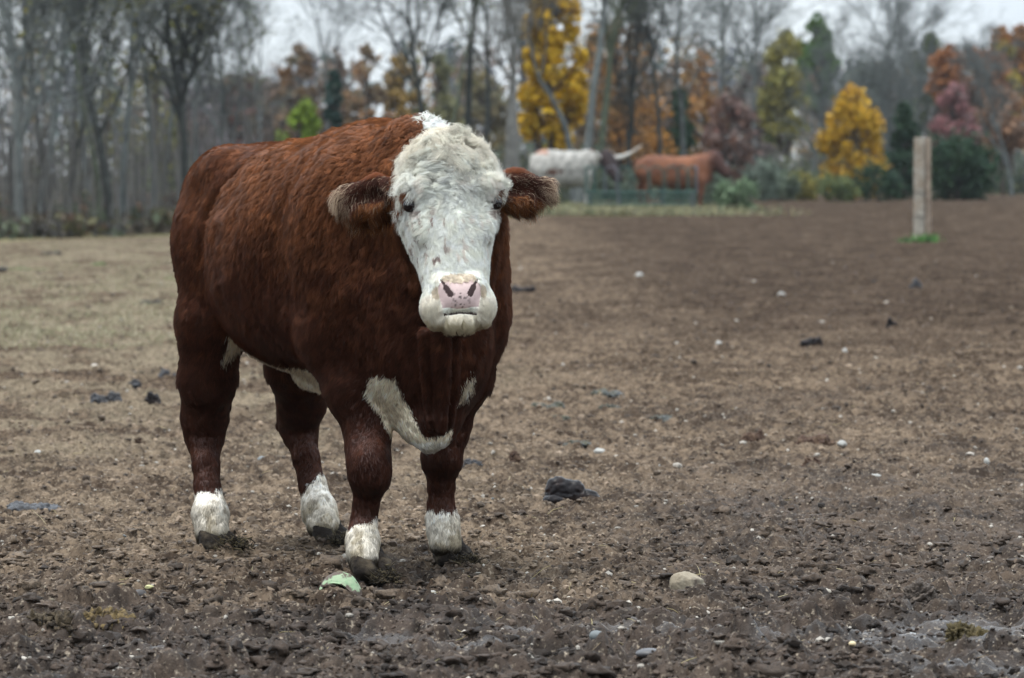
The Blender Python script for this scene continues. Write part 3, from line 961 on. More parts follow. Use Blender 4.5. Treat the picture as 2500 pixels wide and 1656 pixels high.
        c = np.where((k == 4)[:, None], np.array([.030, .014, .013]), c)
        return np.clip(c, .004, .9)
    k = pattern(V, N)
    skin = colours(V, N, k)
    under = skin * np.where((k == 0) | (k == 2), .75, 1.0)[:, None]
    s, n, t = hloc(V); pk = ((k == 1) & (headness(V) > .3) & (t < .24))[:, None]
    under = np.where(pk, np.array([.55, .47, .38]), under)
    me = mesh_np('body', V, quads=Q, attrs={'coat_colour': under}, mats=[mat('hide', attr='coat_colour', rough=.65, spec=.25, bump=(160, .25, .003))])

    root = thing('bull', 'large red-brown bull with curly white face and white socks, standing in the mud', 'bull', (-.55, 15.4, 0))
    ro = np.array([-.55, 15.4, 0])
    def child(name, m, par=root, label=None):
        o = obj(name, m, par)
        o.matrix_parent_inverse = Matrix.Identity(4)
        if par is root: o.location = [-float(v) for v in ro]
        if label: o['label'] = label
        return o
    body = child('body', me)

    # ---- hooves (cloven, caked with mud), dewclaws, eyes
    hm = mat('hoof_horn', (.014, .011, .009), .85, noise=[(22, (.060, .047, .032), 6, .48, .66)], bump=(60, .8, .01), spec=.1)
    def hoof(name, c, r, dirn, parent_label=None):
        f = unit(dirn); sd = np.array([f[1], -f[0], 0.])
        a = axis_grid(-.12, .12, .006); T = Sculpt(a, a, axis_grid(-.03, .11, .006))
        for sg in (-1, 1):
            cc = sd * sg * r * .50
            T.cone(cc + up * .062 - f * .008, cc + up * .022 + f * .024, r * .46, r * .60, .012)
            T.ell(cc + f * .045 + up * .015, (r * .5, r * .6, .024), .02, R=[sd, f, up])
            T.ell(-f * .062 + sd * sg * .026 + up * .10, (.014, .014, .020), .008)
        T.ell(f * .06 + up * .03, (.006, .06, .05), .006, R=[sd, f, up], cut=True)
        Vh, Qh = T.surface(); Vh = smooth_mesh(Vh, Qh, 1)
        Vh += fbm(Vh * 40, 3, 3)[:, None] * vnormals(Vh, Qh) * .006
        Vh[:, 2] = np.maximum(Vh[:, 2], -.02)
        c = c + up * .004
        return child('hoof', mesh_np('hoof', Vh + c, quads=Qh, mats=[hm]))
    fdir = -hind * .9 + np.array([.12, 0, 0])
    for (xd, yd, Y, r) in ((850, 1341, 14.79, .060), (1036, 1308, 15.28, .058), (496, 1283, 15.77, .058), (756, 1262, 16.06, .057)):
        p = D(xd, yd, Y); hoof('hoof', np.array([p[0], p[1], .012]), r, fdir)
    em = mat('eyeball', (.008, .005, .005), .12, spec=.28)
    for sg in (-1, 1):
        a = np.linspace(0, math.pi, 13); b = np.linspace(0, 2 * math.pi, 25)[:-1]
        vv = np.array([[math.sin(i) * math.cos(j), math.sin(i) * math.sin(j), math.cos(i)] for i in a for j in b])
        qq = [[i * 24 + j, i * 24 + (j + 1) % 24, (i + 1) * 24 + (j + 1) % 24, (i + 1) * 24 + j] for i in range(12) for j in range(24)]
        child('eye', mesh_np('eye', vv * .0205 + hd(sg * .127, .061, .250), quads=qq, mats=[em]))

    # ---- hair: every strand is a real curve rooted on the hide
    tri = np.concatenate([Q[:, [0, 1, 2]], Q[:, [0, 2, 3]]])
    A, B_, C_ = V[tri[:, 0]], V[tri[:, 1]], V[tri[:, 2]]
    area = np.linalg.norm(np.cross(B_ - A, C_ - A), axis=1) / 2
    tc_ = (A + B_ + C_) / 3; tn = unit(np.cross(B_ - A, C_ - A))
    kt = pattern(tc_, tn)
    sH, nH, tH = hloc(tc_)
    face = (kt == 1) & (headness(tc_) > .3)
    view = unit(np.array([0, 0, 1.23]) - tc_)
    fac = (tn * view).sum(1)
    dens = np.where(face, 330000, np.where(kt == 2, 260000, 105000)).astype(float)
    dens *= np.where(fac > -.35, 1, .22)
    dens[(kt == 3) | (kt == 4)] = 0
    dens[(tc_[:, 2] < .05)] *= .3
    cnt = rng.poisson(area * dens)
    ti = np.repeat(np.arange(len(tri)), cnt)
    u, v = rng.random(len(ti)), rng.random(len(ti)); m = u + v > 1; u[m], v[m] = 1 - u[m], 1 - v[m]
    w = 1 - u - v
    ia, ib, ic = tri[ti].T
    P = V[ia] * w[:, None] + V[ib] * u[:, None] + V[ic] * v[:, None]
    Nn = unit(N[ia] * w[:, None] + N[ib] * u[:, None] + N[ic] * v[:, None])
    kk = pattern(P + rng.normal(0, .0035, P.shape) * (P[:, 2:3] < 1.0) * (P[:, 1:2] > 14.6), Nn)
    keep = (kk != 3) & (kk != 4)
    P, Nn, kk = P[keep], Nn[keep], kk[keep]
    n = len(P)
    s, nn, t = hloc(P)
    q = P - O; sa = q @ hind
    isface = (kk == 1) & (headness(P) > .3)
    isear = kk == 2
    leg = P[:, 2] < .55
    # lie of the coat
    flow = np.tile(hind * .55 + np.array([0, 0, -.85]), (n, 1))
    flow[leg] = [0, 0, -1]
    flow += np.stack([fbm(P * 4, 2, 51 + i) for i in range(3)], 1) * .6
    # forehead: whorl at the centre between the eyes, hair below it runs down the nose
    wy = t - .262
    up0 = np.exp(-(wy / .09) ** 2)
    wv = np.stack([fbm(P * 22, 2, 71 + i) for i in range(3)], 1) * sstep(.34, .22, t)[:, None] * 1.6
    ff = s_[None] * (s * (5. + 6 * up0))[:, None] + t_[None] * np.where(wy > -.10, .04 + wy * 7.5, np.where(wy > -.10, 0, (-.75 + (-wy - .10) * 14).clip(-.75, 1.0)))[:, None] + wv
    flow[isface] = ff[isface]
    for a, b, ax, fr, vv, ln in ears:
        d = P - a; al = d @ ax; he = d @ vv
        me_ = isear & (np.abs(al - ln / 2) < ln) & (np.linalg.norm(d, axis=1) < ln * 1.6)
        flow[me_] = (ax[None] * (.8) + vv[None] * np.clip(he / .05, -1.2, 1.2)[:, None] * .9 + np.array([0, 0, -.7]))[me_]
    flow = flow - Nn * (flow * Nn).sum(1)[:, None]
    flow = unit(flow)
    side = np.cross(Nn, flow)
    top = sstep(.85, 1.15, P[:, 2]) * sstep(.04, -.04, sa - (.74 + .80 * np.clip(1.28 - P[:, 2], 0, .32))) * ~leg
    woolly = np.clip(top * .9 * sstep(1.0, .75, sa) + .25 * fbm(P * 6, 2, 60), 0, 1)
    poll = isface * sstep(.30, .16, t) * sstep(-.01, .06, t)
    L = np.where(isface, .014 + .036 * poll, np.where(isear, .024, .017 + .012 * woolly))
    L = np.where(leg & ~isface, .009, L)
    crest = (np.linalg.norm(P - D(985, 290, 14.84), axis=1) < .11) & ~isface
    L = np.where(crest, .020, L)
    L = np.where((kk == 1) & ~isface & (P[:, 2] > 1.2), .032, L)
    L = L * (.7 + .6 * rng.random(n))
    chin = isface & (t > .59); L = np.where(chin, .02, L)
    L = np.where(isface & (t > .44) & (t < .59), L * .6, L)
    eyed = np.minimum(*[np.linalg.norm(P - hd(g * .131, .066, .250), axis=1) for g in (-1, 1)])
    L = np.where(isface & (eyed < .040), np.minimum(L, .012), L)
    edge = np.zeros(n, bool)
    for a, b, ax, fr, vv, ln in ears:
        he = (P - a) @ vv; al = (P - a) @ ax
        ed = isear & (np.linalg.norm(P - (a + b) / 2, axis=1) < .12) & ((np.abs(he) > .043) | (al > ln * .85))
        edge |= ed
    L = np.where(edge, L * 1.15, L)
    for a, b, ax, fr, vv, ln in ears: L = np.where(isear & (((P - a) @ ax) > ln * .62) & (np.linalg.norm(P - b, axis=1) < .09), L * 1.35, L)
    lift = np.where(isface, .22 + .28 * poll, np.where(isear, .35, .26 + .30 * woolly)) + .12 * rng.standard_normal(n)
    lift = np.where(leg & ~isface, .12, lift)
    lift = np.where(crest, .8, lift)
    cs = np.where(isface, .020, .024)
    cp, cid = nearest_cell(P, .018, 90)
    cp2, cid2 = nearest_cell(P, .009, 92)
    NP = 7
    tt = np.linspace(0, 1, NP)
    pts = np.zeros((n, NP, 3))
    dirn = unit(flow + Nn * lift[:, None])
    off = cp - P; off -= Nn * (off * Nn).sum(1)[:, None]
    off2 = cp2 - P; off2 -= Nn * (off2 * Nn).sum(1)[:, None]
    curl = np.where(isface, .0022 + .0125 * poll, .0008 + .0050 * woolly) * (~leg | isface)
    ph = cid * 6.283 + cid2 * 1.3
    turn = np.where(isface, 1.0 + .9 * poll, .5 + .8 * woolly) * 6.283 * (.7 + .6 * cid)
    cw = np.where(isface, .35 + .35 * poll, np.where(isear, .30, .32 + .3 * woolly))
    bendv = side * (np.sin(cid * 12.566) * np.where(isface, .9, .55))[:, None]
    cwb = np.where(isface, .25 * (t < .54) + .70 * poll, np.where(isear, .2, .25 + .35 * woolly))
    # clump heading varies from clump to clump
    for i, a in enumerate(tt):
        p = P + dirn * (L * a)[:, None] + bendv * (L * a * a * .6)[:, None]
        p = p + (off * cwb[:, None] + off2 * cw[:, None] * .45) * a ** 1.3
        p = p + (side * np.sin(ph + turn * a)[:, None] + Nn * (np.cos(ph + turn * a) * .6 + .3)[:, None]) * (curl * min(1, a * 1.6))[:, None]
        p[:, 2] -= L * a * a * np.where(isface, .10, np.where(isear, .45, .22))
        pts[:, i] = p
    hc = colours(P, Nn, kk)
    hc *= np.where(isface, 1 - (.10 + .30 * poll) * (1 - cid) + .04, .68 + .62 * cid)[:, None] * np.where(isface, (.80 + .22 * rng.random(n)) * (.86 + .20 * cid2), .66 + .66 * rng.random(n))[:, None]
    tipw = np.zeros(n)
    tipz = np.zeros(n)
    for a, b, ax, fr, vv, ln in ears: tipz = np.maximum(tipz, sstep(.70, 1.0, ((P - a) @ ax) / ln) * (np.linalg.norm(P - (a + b) / 2, axis=1) < .13))
    pale = isear & (rng.random(n) < .08 + .6 * tipz)
    hc[pale] = [.50, .38, .27]
    lowz = np.zeros(n, bool)
    for a, b, ax, fr, vv, ln in ears: lowz |= (((P - a) @ vv) < -.022) & (np.linalg.norm(P - (a + b) / 2, axis=1) < .13)
    back = isear & edge & ~lowz & (tipz < .15)
    hc[back] = np.array([.17, .055, .022]) * (.7 + .6 * rng.random(back.sum()))[:, None]
    lowedge = isear & lowz & (rng.random(n) < .6)
    hc[lowedge] = np.array([.24, .095, .034]) * (.7 + .6 * rng.random(lowedge.sum()))[:, None]
    hc = np.clip(hc, .003, .92)
    rad = np.where(isface, .00052, np.where(isear, .00052, .00085)) * (.8 + .4 * rng.random(n))
    cv = bpy.data.hair_curves.new('coat')
    cv.add_curves([NP] * n)
    cv.points.foreach_set('position', np.ascontiguousarray(pts.reshape(-1), dtype=np.float32))
    ra = cv.attributes.get('radius') or cv.attributes.new('radius', 'FLOAT', 'POINT')
    rr = (rad[:, None] * np.interp(tt, [0, .5, 1], [1, .9, .15])[None]).astype(np.float32)
    ra.data.foreach_set('value', rr.ravel())
    a1 = cv.attributes.new('hair_colour', 'FLOAT_COLOR', 'CURVE')
    a1.data.foreach_set('color', np.concatenate([hc, np.ones((n, 1))], 1).astype(np.float32).ravel())
    a2 = cv.attributes.new('root_normal', 'FLOAT_VECTOR', 'CURVE')
    a2.data.foreach_set('vector', unit(Nn * .75 + dirn * np.where(isface, .10, .35)[:, None] + np.array([0, 0, .12]) * isface[:, None]).astype(np.float32).ravel())
    m = bpy.data.materials.new('hair'); m.use_nodes = True
    T = m.node_tree; p = T.nodes['Principled BSDF']
    ca = T.nodes.new('ShaderNodeAttribute'); ca.attribute_name = 'hair_colour'
    na = T.nodes.new('ShaderNodeAttribute'); na.attribute_name = 'root_normal'
    T.links.new(ca.outputs['Color'], p.inputs['Base Color'])
    T.links.new(na.outputs['Vector'], p.inputs['Normal'])
    p.inputs['Roughness'].default_value = .55
    p.inputs['Specular IOR Level'].default_value = .08
    tr = T.nodes.new('ShaderNodeBsdfTranslucent'); T.links.new(ca.outputs['Color'], tr.inputs[0])
    ms = T.nodes.new('ShaderNodeMixShader'); ms.inputs[0].default_value = .22
    T.links.new(p.outputs[0], ms.inputs[1]); T.links.new(tr.outputs[0], ms.inputs[2]); T.links.new(ms.outputs[0], T.nodes['Material Output'].inputs[0])
    cv.materials.append(m)
    child('coat', cv)
    return root, n, len(V)

# ================================================================== the place
import time
_T0 = time.time()
make_ground()

GREY = ('grey', (.10, .11, .105)); DARK = ('dark', (.040, .044, .040)); PALE = ('pale', (.165, .16, .145)); BROWN = ('brown', (.075, .058, .045)); OLIVE = ('mossy', (.085, .10, .065))
OLV = [(.10, .11, .030), (.16, .15, .04), (.20, .17, .05)]
YEL = [(.28, .165, .015), (.42, .25, .018), (.46, .29, .028), (.34, .18, .025)]
ORG = [(.15, .075, .032), (.26, .12, .035), (.20, .12, .05), (.12, .085, .065)]
RUST = [(.18, .07, .028), (.25, .10, .035), (.13, .06, .035)]
DKG = [(.012, .030, .018), (.028, .055, .026), (.018, .040, .026)]
GRN = [(.05, .11, .03), (.09, .15, .035), (.06, .12, .045)]
LIME = [(.12, .18, .025), (.19, .26, .04), (.06, .11, .025)]
YGR = [(.16, .15, .04), (.22, .19, .05), (.11, .125, .04)]
PINK = [(.22, .10, .10), (.28, .13, .13), (.16, .09, .085)]
TAUPE = [(.13, .105, .085), (.18, .12, .085), (.11, .105, .10)]
REDB = [(.15, .07, .055), (.12, .085, .075), (.18, .09, .06)]
GRG = [(.09, .115, .085), (.12, .15, .11), (.08, .10, .06)]

# ---- bare and thin-leaved trees at the left edge of the wood
def at(xd, Y): return float(D(xd, 420 / DS, Y)[0])
GL = 'tall bare trees along the edge of the wood'
def bt(label, xd, Y, h, r, seed, bark, **kw):
    if xd < 600 and 'leaves' not in kw: kw.update(leaves=[(.085, .10, .06), (.12, .12, .085), (.10, .105, .10)], nleaf=1600, lsize=.06)
    return bare_tree('bare_tree', label, at(xd, Y), Y, h, r, seed, bark, group=GL, **kw)
bt('pale-barked bare tree at the far left forking low into upright limbs', 42, 92, 8.0, .11, 11, GREY, limbs=10, fork=.30, spread=.34, crown_from=.3)
bt('slim grey bare tree leaning towards the leftmost forked tree', 88, 96, 8.5, .085, 12, GREY, limbs=9, fork=.35, lean=(.10, 0), spread=.45)
bt('thin dark bare tree left of the olive-leaved trees', 150, 104, 8, .06, 13, DARK, limbs=8, spread=.5)
bt('grey tree with sparse olive leaves high up, left of the twin trunks', 225, 98, 9, .065, 14, OLIVE, limbs=11, spread=.45, leaves=OLV, nleaf=2600, lsize=.07)
bt('straight dark trunk of the twin pair above the pale field', 262, 96, 9.5, .10, 15, DARK, limbs=11, spread=.40, leaves=OLV, nleaf=2200, lsize=.07)
bt('lighter trunk of the twin pair, close on the right of the dark one', 288, 99, 9, .085, 16, GREY, limbs=9, spread=.45, leaves=OLV, nleaf=1400, lsize=.07)
bt('bare tree with a mist of fine twigs between the twins and the crooked trunk', 345, 108, 9, .075, 17, GREY, limbs=12, spread=.55, leaves=OLV, nleaf=900, lsize=.07)
bt('crooked dark trunk just left of the bull rump', 422, 102, 9, .115, 18, DARK, limbs=10, spread=.45, path=[(.10, 0, -.2), (.06, 0, 1.2), (.02, 0, 2.2), (-.10, 0, 3.0), (-.30, 0, 4.0), (-.34, 0, 5.5), (-.3, 0, 9)])
bt('slender bare tree just right of the crooked trunk', 462, 118, 8.5, .07, 19, GREY, limbs=11, spread=.5)
bt('short twiggy bare tree rising over the bull rump', 520, 140, 7.5, .08, 20, GREY, limbs=13, spread=.6, fork=.2)
bt('bare tree deep between the leftmost trees', 8, 112, 9, .09, 21, DARK, limbs=10, spread=.5)
bt('dim bare tree behind the slim leaning tree', 118, 122, 9, .09, 22, DARK, limbs=12, spread=.55)
bt('greyish bare tree behind the olive-leaved trees', 200, 126, 9, .09, 23, GREY, limbs=12, spread=.5)
bt('greyish bare tree behind the misty one', 370, 130, 9, .08, 24, GREY, limbs=12, spread=.55)
# ---- centre trees
bt('leaning dark trunk above the bull shoulder, bare branches reaching left', 985, 118, 9, .115, 31, DARK, limbs=10, fork=.45, spread=.60, path=[(.10, 0, -.2), (.02, 0, 1.5), (-.10, 0, 2.6), (-.28, 0, 3.8), (-.45, 0, 5.2), (-.65, 0, 9)])
bt('thin dark straight tree right of the leaning trunk', 1022, 124, 9, .065, 32, OLIVE, limbs=8, fork=.45, spread=.4, lean=(-.03, 0), leaves=YGR, nleaf=900, lsize=.07)
bt('dark-barked tree with mossy branches above the white poll', 1075, 126, 9.5, .13, 33, DARK, limbs=12, fork=.4, spread=.38, leaves=OLV, nleaf=2200, lsize=.08)
bt('thin dark tree beside the mossy-branched one', 1122, 130, 9, .09, 34, DARK, limbs=10, fork=.4, spread=.4, leaves=OLV, nleaf=1200, lsize=.08)
bt('thick pale trunk behind the right ear of the bull', 1180, 120, 5.4, .17, 35, PALE, limbs=9, fork=.6, spread=.35, path=[(-.05, 0, -.2), (0, 0, 1.5), (.02, 0, 2.7), (.10, 0, 3.7), (.22, 0, 5.4)])
bt('second pale trunk leaning right beside the thick pale one', 1204, 123, 7.5, .10, 36, PALE, limbs=8, fork=.55, spread=.35, lean=(.03, 0))
bt('tree with a heavy limb swinging left through the yellow leaves', 1318, 122, 8.5, .10, 37, GREY, limbs=6, fork=.5, spread=.5, path=[(.08, 0, -.2), (.05, 0, 1.0), (-.10, 0, 2.0), (-.45, 0, 2.7), (-.85, 0, 3.3), (-1.02, 0, 4.2), (-.98, 0, 5.2), (-.9, 0, 7.5)])
bt('straight grey trunk before the yellow leaves, above the longhorn', 1336, 119, 9, .135, 38, GREY, limbs=9, fork=.5, spread=.35)
bt('pale grey-green trunk with an arching top right of the straight grey one', 1400, 124, 8.5, .12, 39, OLIVE, limbs=8, fork=.4, spread=.45, path=[(-.22, 0, -.2), (-.16, 0, 1.0), (-.05, 0, 2.2), (.08, 0, 3.2), (.12, 0, 4.1), (.24, 0, 4.8), (.6, 0, 5.5), (.8, 0, 8)])
bt('dark slender tree between the two far cattle', 1534, 135, 8, .085, 40, DARK, limbs=11, fork=.35, spread=.5)
bt('grey twiggy tree above the brown steer', 1590, 145, 8.6, .09, 41, GREY, limbs=14, fork=.3, spread=.6)
bt('pale bare tree behind the brown steer head', 1648, 155, 9, .09, 42, GREY, limbs=14, fork=.3, spread=.6)
bt('misty bare tree left of the tall green pine', 1745, 190, 10.5, .10, 43, GREY, limbs=14, fork=.35, spread=.55)
bt('faint bare tree rising against the sky right of the tall pine', 2010, 205, 10.5, .10, 44, GREY, limbs=14, fork=.4, spread=.5)
bt('faint bare tree in the gap left of the rust-coloured oak', 2072, 212, 10.0, .10, 45, GREY, limbs=14, fork=.4, spread=.55)
bt('grey bare tree below the rust-coloured oak', 2120, 205, 7.0, .10, 46, GREY, limbs=14, fork=.2, spread=.6)
bt('grey bare tree at the right edge beneath the orange crown', 2340, 185, 5.5, .09, 47, GREY, limbs=14, fork=.2, spread=.6)
bt('grey twiggy tree behind the bright yellow maple', 1880, 195, 6.0, .10, 48, GREY, limbs=14, fork=.2, spread=.6)
bt('twiggy grey tree filling the gap right of the yellow maple', 2060, 190, 5.4, .09, 49, GREY, limbs=14, fork=.2, spread=.6)
bt('tall faint bare tree against the sky over the bull back', 760, 240, 11.5, .10, 50, GREY, limbs=12, fork=.5, spread=.5)
bt('second faint bare tree against the sky over the bull back', 600, 235, 10.5, .10, 51, GREY, limbs=12, fork=.5, spread=.5)
bt('dark bare tree behind the yellow-leaved tree', 1250, 140, 9, .10, 52, DARK, limbs=12, fork=.35, spread=.5)
bt('dark bare tree in the thicket behind the longhorn', 1455, 138, 6.5, .09, 53, DARK, limbs=12, fork=.3, spread=.5)

# ---- trees in leaf
T = lambda *a, **k: px_tree(leafy_tree, *a, **k)
T('yellow_tree', 'tall tree full of deep yellow leaves behind the straight grey trunk', 1275, -90, 132, 165, seed=61, cols=[(.34, .20, .015), (.50, .31, .02), (.54, .35, .03), (.40, .22, .025)], nleaf=8500, lsize=.11, shape='oval', base=.25, lobes=44, loose=.03)
T('orange_tree', 'thin orange-brown leaved tree right of the deep yellow one', 1440, 5, 142, 190, seed=62, cols=ORG, nleaf=1500, lsize=.10, lobes=34, base=.2, loose=.08)
T('orange_tree', 'dull orange tree above the brown steer', 1625, 105, 165, 120, seed=63, cols=ORG, nleaf=1300, lsize=.12, lobes=22, base=.3, loose=.09)
T('orange_tree', 'low patch of orange leaves between the two far cattle', 1490, 215, 150, 150, seed=64, cols=[(.36, .17, .03), (.30, .14, .03), (.2, .1, .04)], nleaf=1500, lsize=.11, lobes=20, base=.15, loose=.08)
T('red_shrub', 'rust-red shrub above the head of the brown steer', 1690, 215, 150, 130, seed=65, cols=REDB, nleaf=2400, lsize=.11, lobes=22, base=.1, loose=.06)
T('yellow_maple', 'bright yellow maple standing alone behind the field', 1972, 190, 150, 150, seed=66, cols=YEL, nleaf=6500, lsize=.09, shape='oval', base=.02, lobes=46, loose=.025)
T('pine_tree', 'tall green pine standing above the treeline', 1890, 18, 225, 95, seed=68, cols=GRN, nleaf=5200, lsize=.18, shape='oval', base=.45, lobes=34)
T('yellow_green_tree', 'yellow-green tree leaning on the left of the tall pine', 1812, 62, 218, 120, seed=68, cols=YGR, nleaf=3200, lsize=.18, base=.30, lobes=24, loose=.05)
T('oak_tree', 'broad rust-coloured oak in the upper right', 2245, 88, 200, 175, seed=69, cols=RUST, nleaf=5200, lsize=.17, shape='round', base=.45, lobes=30)
T('oak_tree', 'orange oak crown at the top right corner', 2335, 38, 204, 120, seed=171, cols=[(.26, .12, .03), (.22, .09, .03)], nleaf=4200, lsize=.16, shape='round', base=.45, lobes=26)
T('yellow_green_tree', 'yellow-green tree right of the broad rust oak', 2312, 85, 203, 100, seed=71, cols=[(.34, .25, .05), (.26, .22, .05), (.2, .12, .04)], nleaf=3400, lsize=.19, base=.4, lobes=22)
T('green_tree', 'green-topped tree left of the broad rust oak', 2150, 58, 235, 95, seed=172, cols=[(.05, .09, .04), (.12, .13, .04), (.045, .065, .045)], nleaf=3600, lsize=.2, base=.3, lobes=20)
T('pink_tree', 'small pinkish red tree left of the wooden post top', 2208, 192, 190, 110, seed=73, cols=PINK, nleaf=2800, lsize=.13, base=.35, lobes=26, loose=.05)
T('tan_tree', 'tan-leaved tree at the right edge below the orange crowns', 2318, 205, 192, 120, seed=74, cols=[(.27, .14, .07), (.2, .13, .09)], nleaf=2200, lsize=.14, base=.4, lobes=20, loose=.07)
T('cedar_tree', 'dark green cedar directly behind the wooden post', 2092, 232, 155, 120, seed=75, cols=DKG, nleaf=5500, lsize=.09, shape='cone', base=.02, lobes=36, loose=.045)
T('cedar_bush', 'wide dark green bush right of the wooden post', 2215, 305, 152, 170, seed=76, cols=DKG, nleaf=5500, lsize=.09, shape='round', base=.0, lobes=26, loose=.055)
T('cedar_tree', 'dark green conifer over the middle of the bull back', 772, 140, 150, 100, seed=77, cols=[(.018, .042, .036), (.03, .06, .045)], nleaf=5200, lsize=.12, shape='cone', base=.05, lobes=40)
T('cedar_tree', 'dark conifer behind the gap between the far cattle', 1572, 185, 160, 90, seed=78, cols=DKG, nleaf=3000, lsize=.13, shape='cone', base=.05, lobes=30, loose=.03)
T('green_bush', 'bright lime-green bush just above the bull back', 702, 222, 128, 105, seed=79, cols=LIME, nleaf=3600, lsize=.07, shape='oval', base=.05, lobes=22, loose=.05)
T('green_bush', 'smaller yellow-green bush left of the lime-green one', 645, 262, 126, 75, seed=80, cols=[(.15, .20, .05), (.2, .24, .06)], nleaf=1400, lsize=.075, shape='round', base=.05, lobes=16, loose=.05)
for i, (xd, top, wd, cols, lab) in enumerate([
        (560, 132, 95, [(.16, .06, .05), (.13, .075, .06), (.2, .14, .05)], 'dull red-brown tree low in the far wood above the bull rump'),
        (690, 88, 110, [(.19, .10, .04), (.14, .095, .06), (.22, .13, .045)], 'orange-brown tree in the far wood above the lime-green bush'),
        (775, 84, 75, TAUPE, 'dark taupe pointed tree in the far wood over the bull back'),
        (850, 88, 115, [(.20, .10, .06), (.15, .11, .06), (.22, .12, .06)], 'brownish tree in the far wood above the bull shoulder'),
        (925, 74, 80, [(.28, .18, .03), (.22, .14, .05)], 'mustard-yellow tree touching the leaning dark trunk'),
        (640, 160, 120, TAUPE, 'muted taupe tree under the orange-brown one'),
        (490, 150, 130, [(.10, .085, .10), (.12, .10, .105)], 'purplish grey tree just over the bull rump'),
        (1010, 110, 110, [(.15, .14, .05), (.11, .11, .06)], 'olive tree behind the thin straight trunks'),
        (1120, 120, 120, [(.14, .13, .05), (.17, .13, .06), (.11, .11, .07)], 'olive-brown tree behind the pale trunks'),
        (1750, 140, 160, [(.12, .10, .10), (.15, .11, .09), (.11, .11, .11)], 'muted grey-brown tree left of the yellow maple'),
        (1990, 95, 120, [(.085, .10, .09), (.11, .12, .10)], 'grey-green tree right of the tall green pine'),
        (2075, 150, 140, [(.12, .105, .095), (.10, .10, .09)], 'grey-brown tree in the dip of the treeline'),
        (1560, 90, 130, [(.13, .10, .09), (.17, .12, .07)], 'grey-brown tree behind the dark slender one'),
        (1380, 60, 120, [(.16, .11, .07), (.2, .13, .05)], 'brownish tree behind the straight grey trunk'),
        (2280, 190, 120, [(.15, .10, .08), (.12, .10, .09)], 'brown-grey tree between the pinkish and tan trees')]):
    T('wood_tree', lab, xd, top, 236 + (i % 3) * 5, wd, seed=100 + i, cols=cols, nleaf=3000, lsize=.20, shape=('round', 'oval')[i % 2], base=.10, lobes=28, loose=.035, group='muted trees in the far wood')

for i, (xd, top, wd, Y, cols, lab) in enumerate([
        (330, 330, 110, 128, [(.14, .17, .05), (.11, .12, .07)], 'thin olive-leaved sapling low between the twin trunks and the crooked one'),
        (395, 250, 90, 134, [(.16, .17, .06), (.12, .13, .09)], 'thin yellowish sapling left of the crooked trunk'),
        (175, 260, 120, 132, [(.12, .13, .07), (.13, .12, .10)], 'greyish-olive sapling behind the thin dark tree on the left'),
        (60, 330, 110, 130, [(.11, .12, .08), (.15, .12, .09)], 'dull sapling between the leftmost trunks'),
        (250, 90, 150, 128, OLV, 'loose olive crown high behind the twin trunks'),
        (350, 60, 120, 131, OLV, 'loose olive-green crown at the top above the crooked trunk'),
        (480, 240, 120, 150, [(.15, .14, .16), (.17, .14, .14)], 'purplish thicket tree beside the bull rump'),
        (420, 200, 110, 146, [(.20, .13, .10), (.14, .12, .11)], 'pinkish-brown leaved tree behind the crooked trunk')]):
    T('sapling', lab, xd, top, Y, wd, seed=300 + i, cols=cols, nleaf=1100, lsize=.075, shape='oval', base=.10, lobes=20, loose=.10, group='thin-leaved saplings inside the left wood')

